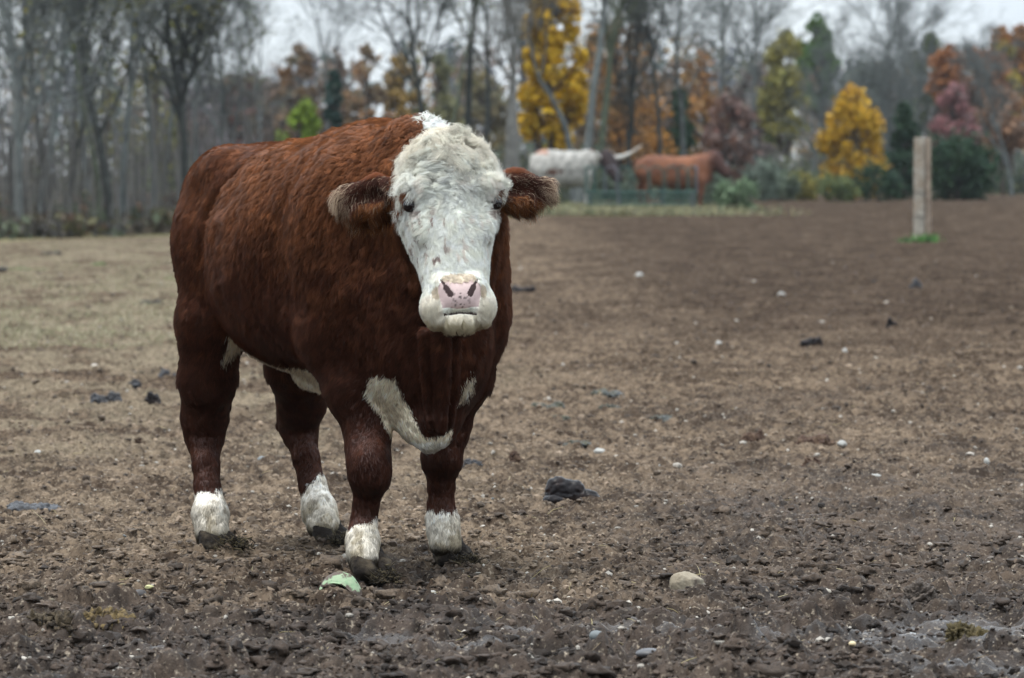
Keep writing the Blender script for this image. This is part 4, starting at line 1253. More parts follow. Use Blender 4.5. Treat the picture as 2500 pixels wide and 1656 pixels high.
# ---- the far wood behind them all, which reads as one mass
def far_wood():
    rng = np.random.default_rng(5)
    tops = [(-60, 60), (60, 60), (200, 90), (400, 130), (470, 160), (520, 165), (560, 150), (610, 165), (650, 130), (700, 110), (770, 100), (820, 130), (860, 105), (930, 100), (1000, 120), (1100, 110), (1200, 110), (1300, 90),
            (1450, 60), (1560, 100), (1680, 130), (1760, 130), (1850, 90), (1950, 110), (2010, 130), (2060, 140), (2130, 90), (2250, 110), (2330, 80), (2450, 80)]
    tx, ty = np.array(tops).T
    ty = ty - 30 * ((tx > 900) & (tx < 1900))
    parts, cols = [], []
    Cs, cc = [], []
    pal = np.array([(.10, .095, .11), (.14, .10, .075), (.08, .105, .095), (.12, .12, .07), (.18, .10, .045), (.10, .105, .12), (.06, .085, .07), (.20, .13, .045)])
    tr = []
    for i in range(470):
        xd = rng.uniform(-1100, 3700); Y = rng.uniform(245, 300)
        top = np.interp(xd, tx, ty) + rng.uniform(0, 60) * (1 if i % 3 else 2)
        p = D(xd, top, Y); h = p[2] + .3
        w = rng.uniform(1.0, 2.2)
        nl = 170
        u = rng.random(nl) ** .8
        c = np.stack([p[0] + rng.normal(0, 1, nl) * w * .42 * (1.1 - u * .6), Y + rng.normal(0, .6, nl), -.3 + h * (.06 + .94 * u)], 1)
        Cs.append(c)
        pc = pal[rng.integers(len(pal))] * rng.uniform(.75, 1.2)
        cc.append(np.tile(pc, (nl, 1)))
        tr.append(([[p[0], Y, -.3], [p[0] + rng.normal(0, .1), Y, h * .5], [p[0] + rng.normal(0, .2), Y, h]], [.045, .03, .01]))
        for _ in range(22):
            a = rng.uniform(.1, .97); b = rng.normal(0, .5); 
            tr.append(([[p[0], Y, h * a], [p[0] + b * .5, Y, h * a + abs(b) * .8], [p[0] + b * .9, Y, h * a + abs(b) * 1.8]], [.016, .010, .004]))
    C = np.concatenate(Cs); cc = np.concatenate(cc)
    cc = cc * (1 + .25 * rng.standard_normal(len(cc)))[:, None].clip(.5, 1.6)
    V1, q1 = leaf_quads(rng, C, .17)
    V2, q2 = tubes([a for a, b in tr], [b for a, b in tr], 4)
    V, q = merge([(V1, q1), (V2, q2)])
    col = np.concatenate([np.repeat(cc, 4, 0), np.tile([.11, .11, .115], (len(V2), 1))])
    me = mesh_np('far_wood', V, quads=q, smooth=False, attrs={'leaf_colour': col}, mats=[leaf_mat()])
    tag(obj('far_wood', me), 'mass of bare and muted autumn trees along the horizon behind the paddock', 'woodland', kind='stuff')
far_wood()

# ---- undergrowth that fills the foot of the wood
def undergrowth():
    rng = np.random.default_rng(15)
    Cs, cc, tr = [], [], []
    palL = np.array([(.085, .075, .062), (.09, .095, .06), (.06, .08, .06), (.11, .08, .065), (.085, .088, .092)])
    palR = np.array([(.04, .058, .035), (.065, .085, .058), (.085, .095, .038), (.05, .063, .045), (.032, .042, .03)])
    for i in range(1500):
        xd = rng.uniform(-1000, 3400)
        X0 = (xd * DS - CX) / FPX * 130
        Ye = float(forest_edge_y(X0)); Ye = float(forest_edge_y((xd * DS - CX) / FPX * Ye))
        dep = rng.random() ** 1.3
        Y = Ye + 1.2 + dep * 34
        x = (xd * DS - CX) / FPX * Y
        lf = xd < 600
        hh = rng.uniform(.35, .9) * (1 + 1.6 * dep) * (.5 if lf else 1.0)
        nl = 46
        u = rng.random(nl)
        c = np.stack([x + rng.normal(0, .45, nl), Y + rng.normal(0, .3, nl), tz1(x, Y) + u * hh], 1)
        Cs.append(c)
        f = sstep(500, 1500, xd)
        pc = (palR if rng.random() < f else palL)[rng.integers(5)] * rng.uniform(.7, 1.25) * (np.array([1.05, .92, .75]) * (.9 + .2 * dep) if lf else 1)
        cc.append(np.tile(pc, (nl, 1)))
        for _ in range(3 if lf else 5):
            a = rng.normal(0, .35); x1 = x + rng.normal(0, .4)
            L = rng.uniform(.8, 2.6) * (1.4 if lf else .8)
            tr.append(([[x1, Y, tz1(x, Y) - .1], [x1 + a * .3, Y, L * .5], [x1 + a, Y, L]], [.018, .012, .004]))
    C = np.concatenate(Cs); cc = np.concatenate(cc)
    cc = cc * (1 + .3 * rng.standard_normal(len(cc)))[:, None].clip(.4, 1.7)
    V1, q1 = leaf_quads(rng, C, .11)
    V2, q2 = tubes([a for a, b in tr], [b for a, b in tr], 3)
    V, q = merge([(V1, q1), (V2, q2)])
    col = np.concatenate([np.repeat(cc, 4, 0), np.repeat(rng.uniform(.04, .20, len(tr))[:, None] * np.array([1, .95, .88]), 9, 0)])
    me = mesh_np('undergrowth', V, quads=q, smooth=False, attrs={'leaf_colour': col}, mats=[leaf_mat()])
    tag(obj('undergrowth', me), 'tangled brambles and dry stems filling the foot of the wood', 'undergrowth', kind='stuff')
undergrowth()
for i, (xd, yb, wd, h, Y, cols, lab) in enumerate([
        (1705, 0, 95, .75, 112, [(.11, .16, .09), (.14, .19, .11), (.08, .13, .07)], 'pale green weedy bush right of the brown steer forelegs'),
        (1800, 0, 90, 1.1, 150, GRG, 'grey-green bush midway between the steer and the yellow maple'),
        (1860, 0, 80, .95, 152, YGR, 'yellow-green low bush left of the yellow maple'),
        (1760, 0, 80, 1.3, 148, [(.11, .14, .11), (.14, .17, .13)], 'silvery green bush behind the pale weedy one'),
        (1935, 0, 90, .9, 146, [(.08, .11, .05), (.14, .15, .05)], 'olive low bush at the foot of the yellow maple'),
        (2030, 0, 110, 1.2, 148, DKG, 'dark low bush between the maple and the cedar'),
        (1450, 0, 120, 1.1, 124, GRG, 'grey-green bush behind the hay feeder'),
        (1640, 0, 110, 1.0, 128, GRG, 'grey-green bush behind the brown steer'),
        (1560, 0, 90, 1.2, 132, [(.07, .10, .06), (.1, .13, .08)], 'dull green bush between the two far cattle')]):
    t = leafy_tree('wild_bush', lab, at(xd, Y), Y, h, wd * DS * Y / FPX, 200 + i, cols, nleaf=1800, lsize=.06, shape='round', base=.02, cat='bush', group='low bushes behind the paddock', lobes=18, r=.02, loose=.04)

# ---- green tufts and thatch
def blades(rng, pts, L, wd, cols, lean=.5):
    n = len(pts); a = rng.random(n) * 6.283
    d = np.stack([np.cos(a) * lean, np.sin(a) * lean, np.ones(n)], 1) * (L * (.5 + .8 * rng.random(n)))[:, None] * (1 + .3 * rng.standard_normal((n, 1))).clip(.5, 1.5)
    s = np.stack([-np.sin(a), np.cos(a), 0 * a], 1) * wd
    V = np.stack([pts - s, pts + s, pts + d * .6 + s * .6 + [0, 0, 0], pts + d * .6 - s * .6, pts + d * [1.3, 1.3, .9]], 1).reshape(-1, 3)
    i = np.arange(n) * 5
    q = np.stack([i, i + 1, i + 2, i + 3], 1); t = np.stack([i + 3, i + 2, i + 4], 1)
    c = np.array(cols)[rng.integers(len(cols), size=n)] * (1 + .25 * rng.standard_normal((n, 1))).clip(.5, 1.6)
    return V, q, t, np.repeat(c, 5, 0)
def grass_obj(name, label, pts, L, wd, cols, kind='stuff', lean=.5, seed=0, cat='grass'):
    rng = np.random.default_rng(seed)
    V, q, t, c = blades(rng, pts, L, wd, cols, lean)
    return tag(obj(name, mesh_np(name, V, quads=q, tris=t, smooth=False, attrs={'leaf_colour': c}, mats=[leaf_mat()])), label, cat, kind=kind)
rng = np.random.default_rng(3)
def scatter(n, x0, x1, y0, y1, keep):
    yd = y0 + (y1 - y0) * rng.random(n); xd = x0 + (x1 - x0) * rng.random(n)
    hz = HZ / DS
    Y = FPX * CAMZ / np.maximum((yd * DS - HZ), 40)
    X = (xd * DS - CX) / FPX * Y
    k = keep(X, Y) > rng.random(n)
    X, Y = X[k], Y[k]
    return np.stack([X, Y, ground_z(X, Y)], 1)
P = scatter(42000, -150, 430, 562, 800, lambda X, Y: sstep(.15, -1.6, X + .03 * (Y - 35) + .8 * fbm(np.stack([X * .7, Y * .2], -1), 3, 401)) * sstep(16, 36, Y) * sstep(-.35, .25, fbm(np.stack([X * 2.5, Y * .8], -1), 3, 41)))
grass_obj('dry_grass', 'short dry straw-coloured grass thinly covering the far left of the paddock', P, .030, .004, [(.23, .20, .13), (.17, .15, .095), (.16, .16, .085), (.28, .25, .17)], seed=5, lean=.9)
P = scatter(14000, 1120, 1760, 478, 520, lambda X, Y: np.ones_like(X))
n_ = 16000
px = rng.normal(1.7, 1.5, n_); py = rng.uniform(103, 117, n_)
kp = np.abs(px - 1.9) < 5
px, py = px[kp], py[kp]
P = np.stack([px, py, terrain(px, py)], 1)
grass_obj('hay_grass', 'band of yellowish grass and spilled hay round the feeder', P, .13, .016, [(.16, .15, .08), (.11, .125, .065), (.20, .18, .10), (.10, .09, .06)], seed=6, lean=.8)
def tuft(label, xd, yd, n, spread, L, cols, seed, group='green weed tufts in the paddock', name='weed_tuft', kind='thing'):
    x, y = on_ground(xd, yd); r = np.random.default_rng(seed)
    pp = np.stack([x + r.normal(0, spread, n), y + r.normal(0, spread * 1.6, n)], 1)
    P = np.concatenate([pp, ground_z(pp[:, 0], pp[:, 1])[:, None]], 1)
    o = grass_obj(name, label, P - [x, y, 0], L, L * .12, cols, kind=kind, lean=.9, seed=seed, cat='weed')
    o.location = (x, y, 0); o['group'] = group
G1 = [(.04, .11, .025), (.07, .16, .035), (.035, .08, .025)]
PX, PY = 5.63, 74.0
tuft('bright green weeds round the foot of the wooden post', 2140, 556, 130, .13, .12, G1, 71)
tuft('small green weeds just left of the wooden post foot', 2092, 557, 40, .06, .08, G1, 72)
tuft('tiny vivid green tuft on the pale field left of the bull', 228, 612, 60, .05, .045, G1, 73)
tuft('thin green patch beside the dark object at the left edge', 50, 622, 150, .14, .03, [(.10, .18, .06), (.12, .19, .08)], 74, name='grass_patch', kind='stuff')
tuft('faint green patch close to the bull hind leg on the left', 398, 645, 90, .08, .03, [(.14, .18, .07)], 75, name='grass_patch', kind='stuff')

# ---- wooden post: two old ties set side by side
def make_post():
    bx, Y = on_ground(2132, 550)
    base = D(2132, 548, Y); zg = tz1(base[0], Y)
    sc = Y / FPX * DS
    t = thing('wooden_post', 'weathered grey wooden post of two split timbers standing alone in the paddock', 'post', (base[0], Y, zg))
    rng = np.random.default_rng(4)
    wm = mat('weathered_wood', (.22, .20, .165), .85, noise=[(4, (.17, .125, .085), 5, .45, .65), (30, (.40, .36, .30), 4, .5, .75)], bump=(30, .6, .01))
    wm2 = mat('stained_wood', (.22, .17, .125), .85, noise=[(5, (.12, .085, .06), 5, .4, .6), (30, (.33, .29, .25), 4, .5, .75)], bump=(30, .6, .01))
    ztop = D(2130, 318, Y)[2] - zg
    for nm, x0, x1, dy, m, top, lean in (('wide_timber', -20, 4.5, 0, wm, 0, .05), ('narrow_timber', 6, 19, .02, wm2, -.006, .05)):
        a = axis_grid(0, 1, .05)
        xs = np.array([x0, x1]) * sc
        cx = xs.mean(); hw = (xs[1] - xs[0]) / 2
        nz, per = 26, 20
        ang = np.arange(per) / per * 2 * np.pi
        sq = np.stack([np.sign(np.cos(ang)) * np.abs(np.cos(ang)) ** .35 * hw, np.sign(np.sin(ang)) * np.abs(np.sin(ang)) ** .35 * .085], 1)
        V = []
        for i in range(nz):
            z = -.2 + (ztop + .2 + top) * i / (nz - 1)
            w = 1 + .03 * vnoise(np.array([[z * 3, x0]]), 3)[0]
            r = sq * w * (1 if i < nz - 1 else .93)
            V.append(np.stack([r[:, 0] + cx + lean * (z / ztop) * .9 * sc * 20 * .35, r[:, 1] + dy, np.full(per, z) + (.012 * vnoise(sq * 30, 5) if i == nz - 1 else 0)], 1))
        V = np.concatenate(V + [np.array([[cx + lean * .9 * sc * 7, dy, ztop + top + .004]])])
        idx = np.arange(nz * per).reshape(nz, per)
        q = np.stack([idx[:-1], np.roll(idx, -1, 1)[:-1], np.roll(idx, -1, 1)[1:], idx[1:]], -1).reshape(-1, 4)
        tr = np.stack([idx[-1], np.roll(idx[-1], -1), np.full(per, nz * per)], 1)
        V = V + (fbm(V * np.array([30, 30, 3.]), 3, 5) * .006)[:, None] * np.array([1, 1, 0])
        obj(nm, mesh_np(nm, V, quads=q, tris=tr, smooth=False, mats=[m]), t)
    im = mat('rusty_wire', (.05, .04, .035), .6)
    for zz in (.38, .80):
        ths = np.linspace(0, 2 * np.pi, 25)
        p = np.stack([np.cos(ths) * 15 * sc - 8.5 * sc + .01, np.sin(ths) * .10, np.full(25, zz * .9) + .01 * np.sin(ths * 2)], 1)
        V, q = tubes(p[None], np.full((1, 25), .008), 5)
        obj('wire_loop', mesh_np('wire_loop', V, quads=q, mats=[im]), t)
make_post()

# ---- black trough end at the left edge
x, y = on_ground(2, 628)
S_ = Sculpt(axis_grid(-.30, .12, .008), axis_grid(-.12, .12, .008), axis_grid(-.03, .10, .006))
S_.cone((-.28, 0, .035), (.045, .0, .03), .045, .040, .02, flat=((0, 0, 1), .8)); S_.cone((-.3, 0, .075), (.02, 0, .07), .03, .028, .01, cut=True)
Vt, Qt = S_.surface()
o = obj('feed_pan', mesh_np('feed_pan', Vt, quads=Qt, mats=[mat('black_rubber', (.012, .012, .014), .5)]), loc=(x, y, tz1(x, y)))
tag(o, 'black rubber pan lying on the pale field, cut off by the left edge', 'pan')

# ---- hay feeder
def make_feeder():
    Y = 110.0; c = D(1482, 488, Y); z0 = tz1(c[0], Y)
    t = thing('hay_feeder', 'round green metal hay feeder with arched bars in front of the far cattle', 'hay feeder', (c[0], Y, z0))
    gm = mat('green_paint', (.016, .050, .040), .7, noise=[(6, (.05, .04, .035), 4, .6, .75)])
    sm = mat('galvanised', (.09, .085, .10), .7)
    R = 1.24
    def ring(z, r, m, nm='ring_rail'):
        a = np.linspace(0, 2 * np.pi, 61)
        p = np.stack([np.cos(a) * R, np.sin(a) * R, np.full(61, z)], 1)
        V, q = tubes(p[None], np.full((1, 61), r), 7)
        obj(nm, mesh_np(nm, V, quads=q, mats=[m]), t)
    for z, r in ((.04, .024), (.17, .021), (.30, .021), (.42, .028)): ring(z, r, gm)
    for k in range(11):
        a = k / 11 * 2 * np.pi + .12
        tl = .155
        n = 21; u = np.linspace(0, 1, n)
        px = np.where(u < .35, -1, np.where(u > .65, 1, np.sin((u - .5) / .3 * np.pi))) * tl
        pz = np.where(u < .35, .42 + u / .35 * .46, np.where(u > .65, .42 + (1 - u) / .35 * .46, .88 + .13 * np.cos((u - .5) / .3 * np.pi)))
        p = np.stack([np.cos(a) * R - np.sin(a) * px, np.sin(a) * R + np.cos(a) * px, pz], 1)
        V, q = tubes(p[None], np.full((1, n), .019), 6)
        obj('arched_bar', mesh_np('arched_bar', V, quads=q, mats=[gm if k % 7 else sm]), t)
    for k in range(8):
        a = k / 8 * 2 * np.pi + .35
        p = np.array([[np.cos(a) * R, np.sin(a) * R, z] for z in (-.03, .2, .45)])
        V, q = tubes(p[None], np.full((1, 3), .026), 6)
        obj('upright', mesh_np('upright', V, quads=q, mats=[sm if k % 2 else gm]), t)
make_feeder()

# ---- the two far cattle, side on
def far_cattle(name, label, xd, yf, Y, L, Hh, kind, seed):
    """stands facing right; L body length, Hh height at the back"""
    rng = np.random.default_rng(seed)
    S = Sculpt(axis_grid(-1.25, 1.75, .022), axis_grid(-.75, .75, .022), axis_grid(-.02, 1.75, .022))
    A = np.array([1, 0, 0.]); B = np.array([0, 1, 0.]); C = np.array([0, 0, 1.])
    g = Hh
    S.loft((0, 0, 0), A, B, C, [(-.95, .08, .76 * g, .60 * g), (-.86, .18, .90 * g, .54 * g), (-.66, .26, .985 * g, .47 * g), (-.4, .30, 1.0 * g, .42 * g), (0, .34, .97 * g, .36 * g), (.4, .31, .98 * g, .37 * g), (.65, .25, 1.0 * g, .42 * g), (.85, .12, .92 * g, .55 * g)], 2.3, .06)
    for (x, sy, f) in ((-.68, 1, -.06), (-.62, -1, .04)):
        S.chain([((x, sy * .16, .66 * g), .17), ((x - .06 + f, sy * .17, .42 * g), .085), ((x - .10 + f, sy * .17, .33 * g), .06), ((x - .04 + f, sy * .17, .12), .045), ((x + .02 + f, sy * .17, .02), .06)], .04)
    for (x, sy, f) in ((.52, 1, .06), (.60, -1, -.05)):
        S.chain([((x, sy * .15, .58 * g), .14), ((x + f * .3, sy * .16, .36 * g), .068), ((x + f * .6, sy * .16, .28 * g), .055), ((x + f, sy * .16, .10), .042), ((x + .03 + f, sy * .16, .02), .058)], .04)
    parts = []
    if kind == 'longhorn':
        S.cone((.62, 0, .80 * g), (1.02, -.05, .80 * g), .22, .17, .08)
        S.cone((1.10, -.12, .83 * g), (1.38, -.42, .54 * g), .23, .15, .04)          # head low, turned to the camera
        S.ell((1.42, -.46, .50 * g), (.12, .10, .09), .03)
        for sg in (-1, 1): S.cone((1.04 + sg * .16, -.08, .90 * g), (1.06 + sg * .36, -.08, .84 * g), .06, .025, .03, flat=((0, 1, 0), .5))
    else:
        S.cone((.55, 0, .80 * g), (.88, 0, .84 * g), .24, .18, .08)
        S.cone((.88, 0, .92 * g), (1.12, -.06, .68 * g), .20, .115, .05)
        S.ell((1.16, -.06, .65 * g), (.09, .09, .08), .03)
        S.ell((.90, 0, 1.02 * g), (.10, .11, .08), .05)
        for sg in (-1, 1): S.cone((.86, sg * .10, .95 * g), (.80, sg * .26, .90 * g), .05, .03, .03)
    S.chain([((-.90, 0, .90 * g), .04), ((-.97, 0, .6 * g), .025), ((-.96, 0, .3 * g), .04)], .03)
    V, Q = S.surface(); V = smooth_mesh(V, Q, 2)
    N = vnormals(V, Q)
    V0 = V.copy()
    V = V + N * (fbm(V * 5, 3, seed) * .02 + fbm(V * 22, 2, seed) * .008)[:, None]
    x, y, z = V.T; n = fbm(V * 3.2, 3, seed + 1); n2 = fbm(V * 14, 2, seed + 2)
    if kind == 'longhorn':
        col = np.tile([.34, .325, .295], (len(V), 1)) * (1 + .1 * n2)[:, None]
        sp = (np.hypot((x + .36) / .16, (z - .62 * g) / .07) + .5 * n2 < 1) | (np.hypot((x + .12) / .08, (z - .63 * g) / .04) + .5 * n2 < 1) | (np.hypot((x - .72) / .05, (z - 1.0 * g) / .05) < 1.1)
        col[sp] = [.10, .045, .03]
        top = (x < -.45) & (z > .90 * g + .05 * n); col[top] = [.34, .20, .15]
        hd_ = (x > .90 + .04 * n2) & (z > .35); col[hd_] = [.018, .009, .009]
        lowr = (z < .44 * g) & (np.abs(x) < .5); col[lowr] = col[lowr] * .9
        col[(n2 > .12) & (x > -.2) & (x < .9)] *= .62
        col[(fbm(V * 9, 3, 77) > .18)] *= .7
    else:
        w = np.clip(.5 + n + .4 * n2, 0, 1)[:, None]
        col = np.array([.17, .064, .029]) * w + np.array([.09, .034, .019]) * (1 - w)
        hm_ = sstep(.6, .95, x)[:, None]
        col = col * (1 - hm_) + np.array([.045, .018, .013]) * hm_
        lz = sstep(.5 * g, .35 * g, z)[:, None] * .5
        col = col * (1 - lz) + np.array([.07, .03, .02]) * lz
    p = D(xd, yf, Y)
    if kind == 'longhorn': V[:, 0] *= .86
    t = thing(name, label, 'cow' if kind == 'longhorn' else 'steer', (p[0], Y, tz1(p[0], Y)))
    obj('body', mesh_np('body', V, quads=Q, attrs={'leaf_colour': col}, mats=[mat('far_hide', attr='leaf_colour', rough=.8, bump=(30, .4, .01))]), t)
    if kind == 'longhorn':
        hmn = mat('horn', (.44, .42, .38), .5, noise=[(5, (.35, .28, .22), 2, .6, .7)])
        for sg in (1, -1):
            u = np.linspace(0, 1, 14)
            sx = .70 if sg > 0 else .22
            pth = np.stack([.96 + sg * (.10 + u * sx), -.10 - .20 * u * (1 if sg > 0 else 2.6), .84 * g + .02 + .31 * u ** 2.2 * (1 if sg > 0 else .55)], 1)
            V1, q1 = tubes(pth[None], (.055 * (1 - u) ** .6 + .008)[None], 10)
            obj('horn', mesh_np('horn', V1, quads=q1, mats=[hmn]), t)
    return t
far_cattle('longhorn_cow', 'white speckled longhorn cow with dark head and long upswept horn behind the feeder', 1306, 500, 113, 1.9, 1.40, 'longhorn', 3)
far_cattle('brown_steer', 'shaggy orange-brown steer facing right behind the hay feeder', 1562, 495, 113.5, 1.7, 1.27, 'steer', 9)

# ================================================================== small things lying about
def rock_mesh(name, rx, ry, rz, seed, m, amp=.16, res=3, facets=True, cut=.62):
    import bmesh
    bm = bmesh.new(); bmesh.ops.create_icosphere(bm, subdivisions=res, radius=1)
    V = np.array([v.co for v in bm.verts]); F = np.array([[v.index for v in f.verts] for f in bm.faces]); bm.free()
    r = np.random.default_rng(seed)
    if facets:
        for _ in range(9):
            d = unit(r.normal(0, 1, 3)); c = r.uniform(cut, .88)
            dd = V @ d; V = V - np.maximum(dd - c, 0)[:, None] * d * .9
    V = V * (1 + amp * fbm(V * 1.6 + seed, 3, seed))[:, None] * (1 + .04 * fbm(V * 7, 2, seed + 1))[:, None]
    V = V * np.array([rx, ry, rz])
    return mesh_np(name, V, tris=F, smooth=True, mats=[m])
pale = mat('pale_stone', (.30, .27, .22), .75, noise=[(30, (.22, .18, .14), 5, .45, .7)], bump=(90, .4, .003))
whitest = mat('white_stone', (.28, .275, .255), .8, noise=[(40, (.34, .33, .30), 4, .5, .7)], bump=(120, .3, .002))
bluest = mat('blue_grey_stone', (.11, .12, .122), .6, noise=[(30, (.10, .11, .11), 4, .45, .65)], bump=(100, .3, .002))
tanst = mat('tan_stone', (.21, .175, .125), .85, noise=[(24, (.30, .265, .20), 5, .5, .7), (14, (.08, .06, .045), 5, .52, .66)], bump=(120, .6, .005))
muddy = mat('muddy_stone', (.12, .10, .085), .8, noise=[(40, (.22, .19, .16), 4, .5, .7)], bump=(100, .4, .003))
def stone(label, xd, yd, wpx, hpx, m, seed, name='stone', sink=.3, yscale=.8, **kw):
    x, y = on_ground(xd, yd); s = y / FPX * DS
    o = obj(name, rock_mesh(name, wpx * s / 2, wpx * s / 2 * yscale, hpx * s * .62, seed, m, **kw))
    o.location = (x, y, top1(x, y, wpx * s / 2) + hpx * s * (.62 - sink)); o.rotation_euler = (0, 0, seed)
    tag(o, label, 'stone', 'stones lying on the paddock')
    return o
s1 = stone('angular tan rock as big as a fist, alone in the dark mud at lower right', 1592, 1370, 92, 62, tanst, 3, sink=.30, res=5, amp=.10, cut=.35)
s1.rotation_euler = (.1, -.12, .3)
stone('round pale stone just right of the bull forelegs', 1146, 1004, 36, 26, pale, 4)
stone('smooth blue-grey pebble half sunk in mud near the bottom edge', 1378, 1494, 42, 22, bluest, 5, facets=False)
stone('white stone near the dark olive cow pats', 1384, 1038, 30, 15, whitest, 6)
stone('white stone beside the crumbly brown dung', 1946, 1032, 26, 15, whitest, 7)
stone('small white stone near the right edge, standing on its end', 2280, 1076, 20, 20, whitest, 8)
stone('flat white stone left of the upended one', 2024, 1104, 28, 9, whitest, 9)
stone('pale stone with a rough top in the dark mud near the lower right', 1912, 1368, 24, 22, pale, 10)
stone('cream shell-like stone near the bottom right', 1970, 1528, 22, 10, mat('cream', (.5, .4, .24), .6), 11, facets=False)
stone('pale stone in the middle distance right of the bull muzzle', 1478, 640, 22, 14, whitest, 12)
stone('cream stone in the middle distance farther right', 1806, 683, 20, 12, whitest, 13)
stone('pale stone low in the middle distance, between the dark patches', 1662, 800, 22, 14, whitest, 14)
stone('white stone right of the dark dung heap in the far mid field', 1953, 815, 14, 10, whitest, 15)
stone('cream stone a little right of the small white one in the mid field', 2023, 830, 18, 14, pale, 16)
stone('white stone left of the bull hind hoof on the pale earth', 88, 1050, 22, 10, whitest, 17)
stone('flat bluish stone between the hind legs', 606, 1056, 26, 12, bluest, 18)
stone('small grey stone right of the rind near the fore hoof', 1000, 1372, 18, 26, mat('grey_stone', (.28, .27, .25), .8, noise=[(40, (.15, .13, .12), 4, .5, .7)]), 19)
stone('white pebble low at the left edge', 16, 1452, 20, 12, whitest, 20)
stone('pale pebble at the bottom edge on the left', 212, 1560, 30, 14, pale, 21)
stone('dark smooth stone poking out of the mud left of the rind', 322, 1382, 34, 18, mat('dark_stone', (.045, .04, .038), .5), 22, facets=False)
stone('yellowish flake of stone beside the dark smooth one', 345, 1371, 26, 8, mat('straw_stone', (.42, .40, .20), .7), 23)
stone('dark wet rock cut off by the bottom edge, left one', 1325, 1562, 90, 16, mat('wet_rock', (.06, .058, .06), .35), 24, facets=False)
stone('dark wet rock cut off by the bottom edge, right one', 1500, 1558, 60, 20, mat('wet_rock', (.06, .058, .06), .35), 25, facets=False)

# many alike pebbles: separate objects sharing a few meshes
peb = [rock_mesh('pebble', 1, .8, .62, 40 + i, m, res=2) for i, m in enumerate((whitest, pale, tanst, muddy, bluest, pale))]
rng = np.random.default_rng(21)
kinds = ['small white pebble lying loose on the earth', 'small cream pebble lying loose on the earth', 'small tan pebble lying loose on the earth', 'small mud-brown pebble lying loose on the earth', 'small bluish pebble lying loose on the earth', 'small cream pebble lying loose on the earth']
npb = 0
while npb < 250:
    xd, yd = rng.uniform(-20, 2390), 560 + 1010 * rng.random() ** .85
    if 400 < xd < 1200 and yd < 1000: continue
    x, y = on_ground(xd, yd)
    if sstep(0, 1, wetness(np.array([x]), np.array([y])))[0] > .6 and rng.random() < .55: continue
    k = int(rng.choice(6, p=[.12, .22, .28, .22, .08, .08]))
    r = rng.uniform(.0035, .0075) * (1 + (y - 12) * .022) * (1.5 if rng.random() < .12 else 1)
    o = obj('pebble', peb[k]); o.scale = (r, r, r * rng.uniform(.7, 1.1))
    o.location = (x, y, gz1(x, y) + r * .25); o.rotation_euler = (rng.normal(0, .2), rng.normal(0, .2), rng.uniform(0, 6.28))
    tag(o, kinds[k], 'pebble', 'loose ' + kinds[k].split()[1] + ' pebbles scattered over the paddock')
    npb += 1

# gravel and crumbs nobody could count, and bits of straw
def litter():
    r = np.random.default_rng(31)
    import bmesh
    bm = bmesh.new(); bmesh.ops.create_icosphere(bm, subdivisions=1, radius=1)
    B = np.array([v.co for v in bm.verts]); F = np.array([[v.index for v in f.verts] for f in bm.faces]); bm.free()
    n = 70000
    yd = 600 + 1000 * r.random(n) ** .72; xd = r.uniform(-60, 2430, n)
    Y = FPX * CAMZ / (yd * DS - HZ); X = (xd * DS - CX) / FPX * Y
    wv = wetness(X, Y)
    keep = r.random(n) < (1 - .55 * wv)
    X, Y, wv = X[keep], Y[keep], wv[keep]; n = len(X)
    Z = ground_z(X, Y)
    sz = r.gamma(2.0, .0019, n).clip(.0016, .014) * (1 + (Y - 12) * .030)
    V = B[None] * (sz[:, None] * r.uniform(.7, 1.3, (n, 3)))[:, None] * np.array([1, 1, .7]) * (1 + .25 * r.standard_normal((n, len(B), 1))).clip(.6, 1.4)
    V = V + np.stack([X, Y, Z + sz * .3], 1)[:, None]
    q = (F[None] + (np.arange(n) * len(B))[:, None, None]).reshape(-1, 3)
    c1, c2, _a, _b = earth_tones(np.stack([X, Y], 1))
    c = (c1 * (1 - wv[:, None]) + c2 * wv[:, None]) * r.uniform(.5, 1.75, (n, 1))
    pl = r.random(n) < .06
    c[pl] = np.array([.30, .27, .23]) * r.uniform(.7, 1.2, (pl.sum(), 1))
    me = mesh_np('gravel', V.reshape(-1, 3), tris=q, smooth=False, attrs={'earth': np.repeat(c, len(B), 0)}, mats=[mat('crumbs', attr='earth', rough=.85)])
    tag(obj('gravel', me), 'fine gravel and crumbs of dry earth strewn over the paddock', 'gravel', kind='stuff')
    n = 420
    yd = 640 + 930 * r.random(n) ** .8; xd = r.uniform(0, 2380, n)
    Y = FPX * CAMZ / (yd * DS - HZ); X = (xd * DS - CX) / FPX * Y; Z = ground_z(X, Y)
    a = r.uniform(0, 6.28, n); L = r.uniform(.015, .07, n); el = r.normal(.1, .25, n)
    d = np.stack([np.cos(a), np.sin(a), el], 1) * L[:, None]
    bend = r.normal(0, .12, (n, 3)) * L[:, None]
    s0 = np.stack([X, Y, Z + .004], 1)
    Pp = np.stack([s0, s0 + d * .5 + bend, s0 + d], 1)
    V, q = tubes(Pp, np.tile([.0010, .0010, .0006], (n, 1)) * r.uniform(.7, 1.3, (n, 1)), 4)
    c = np.array([(.36, .30, .16), (.28, .22, .12), (.20, .15, .09), (.42, .36, .22)])[r.integers(4, size=n)]
    tag(obj('straw', mesh_np('straw', V, quads=q, attrs={'leaf_colour': np.repeat(c, 12, 0)}, mats=[leaf_mat()])), 'stray straws and dry stems scattered on the mud', 'straw', kind='stuff')
litter()
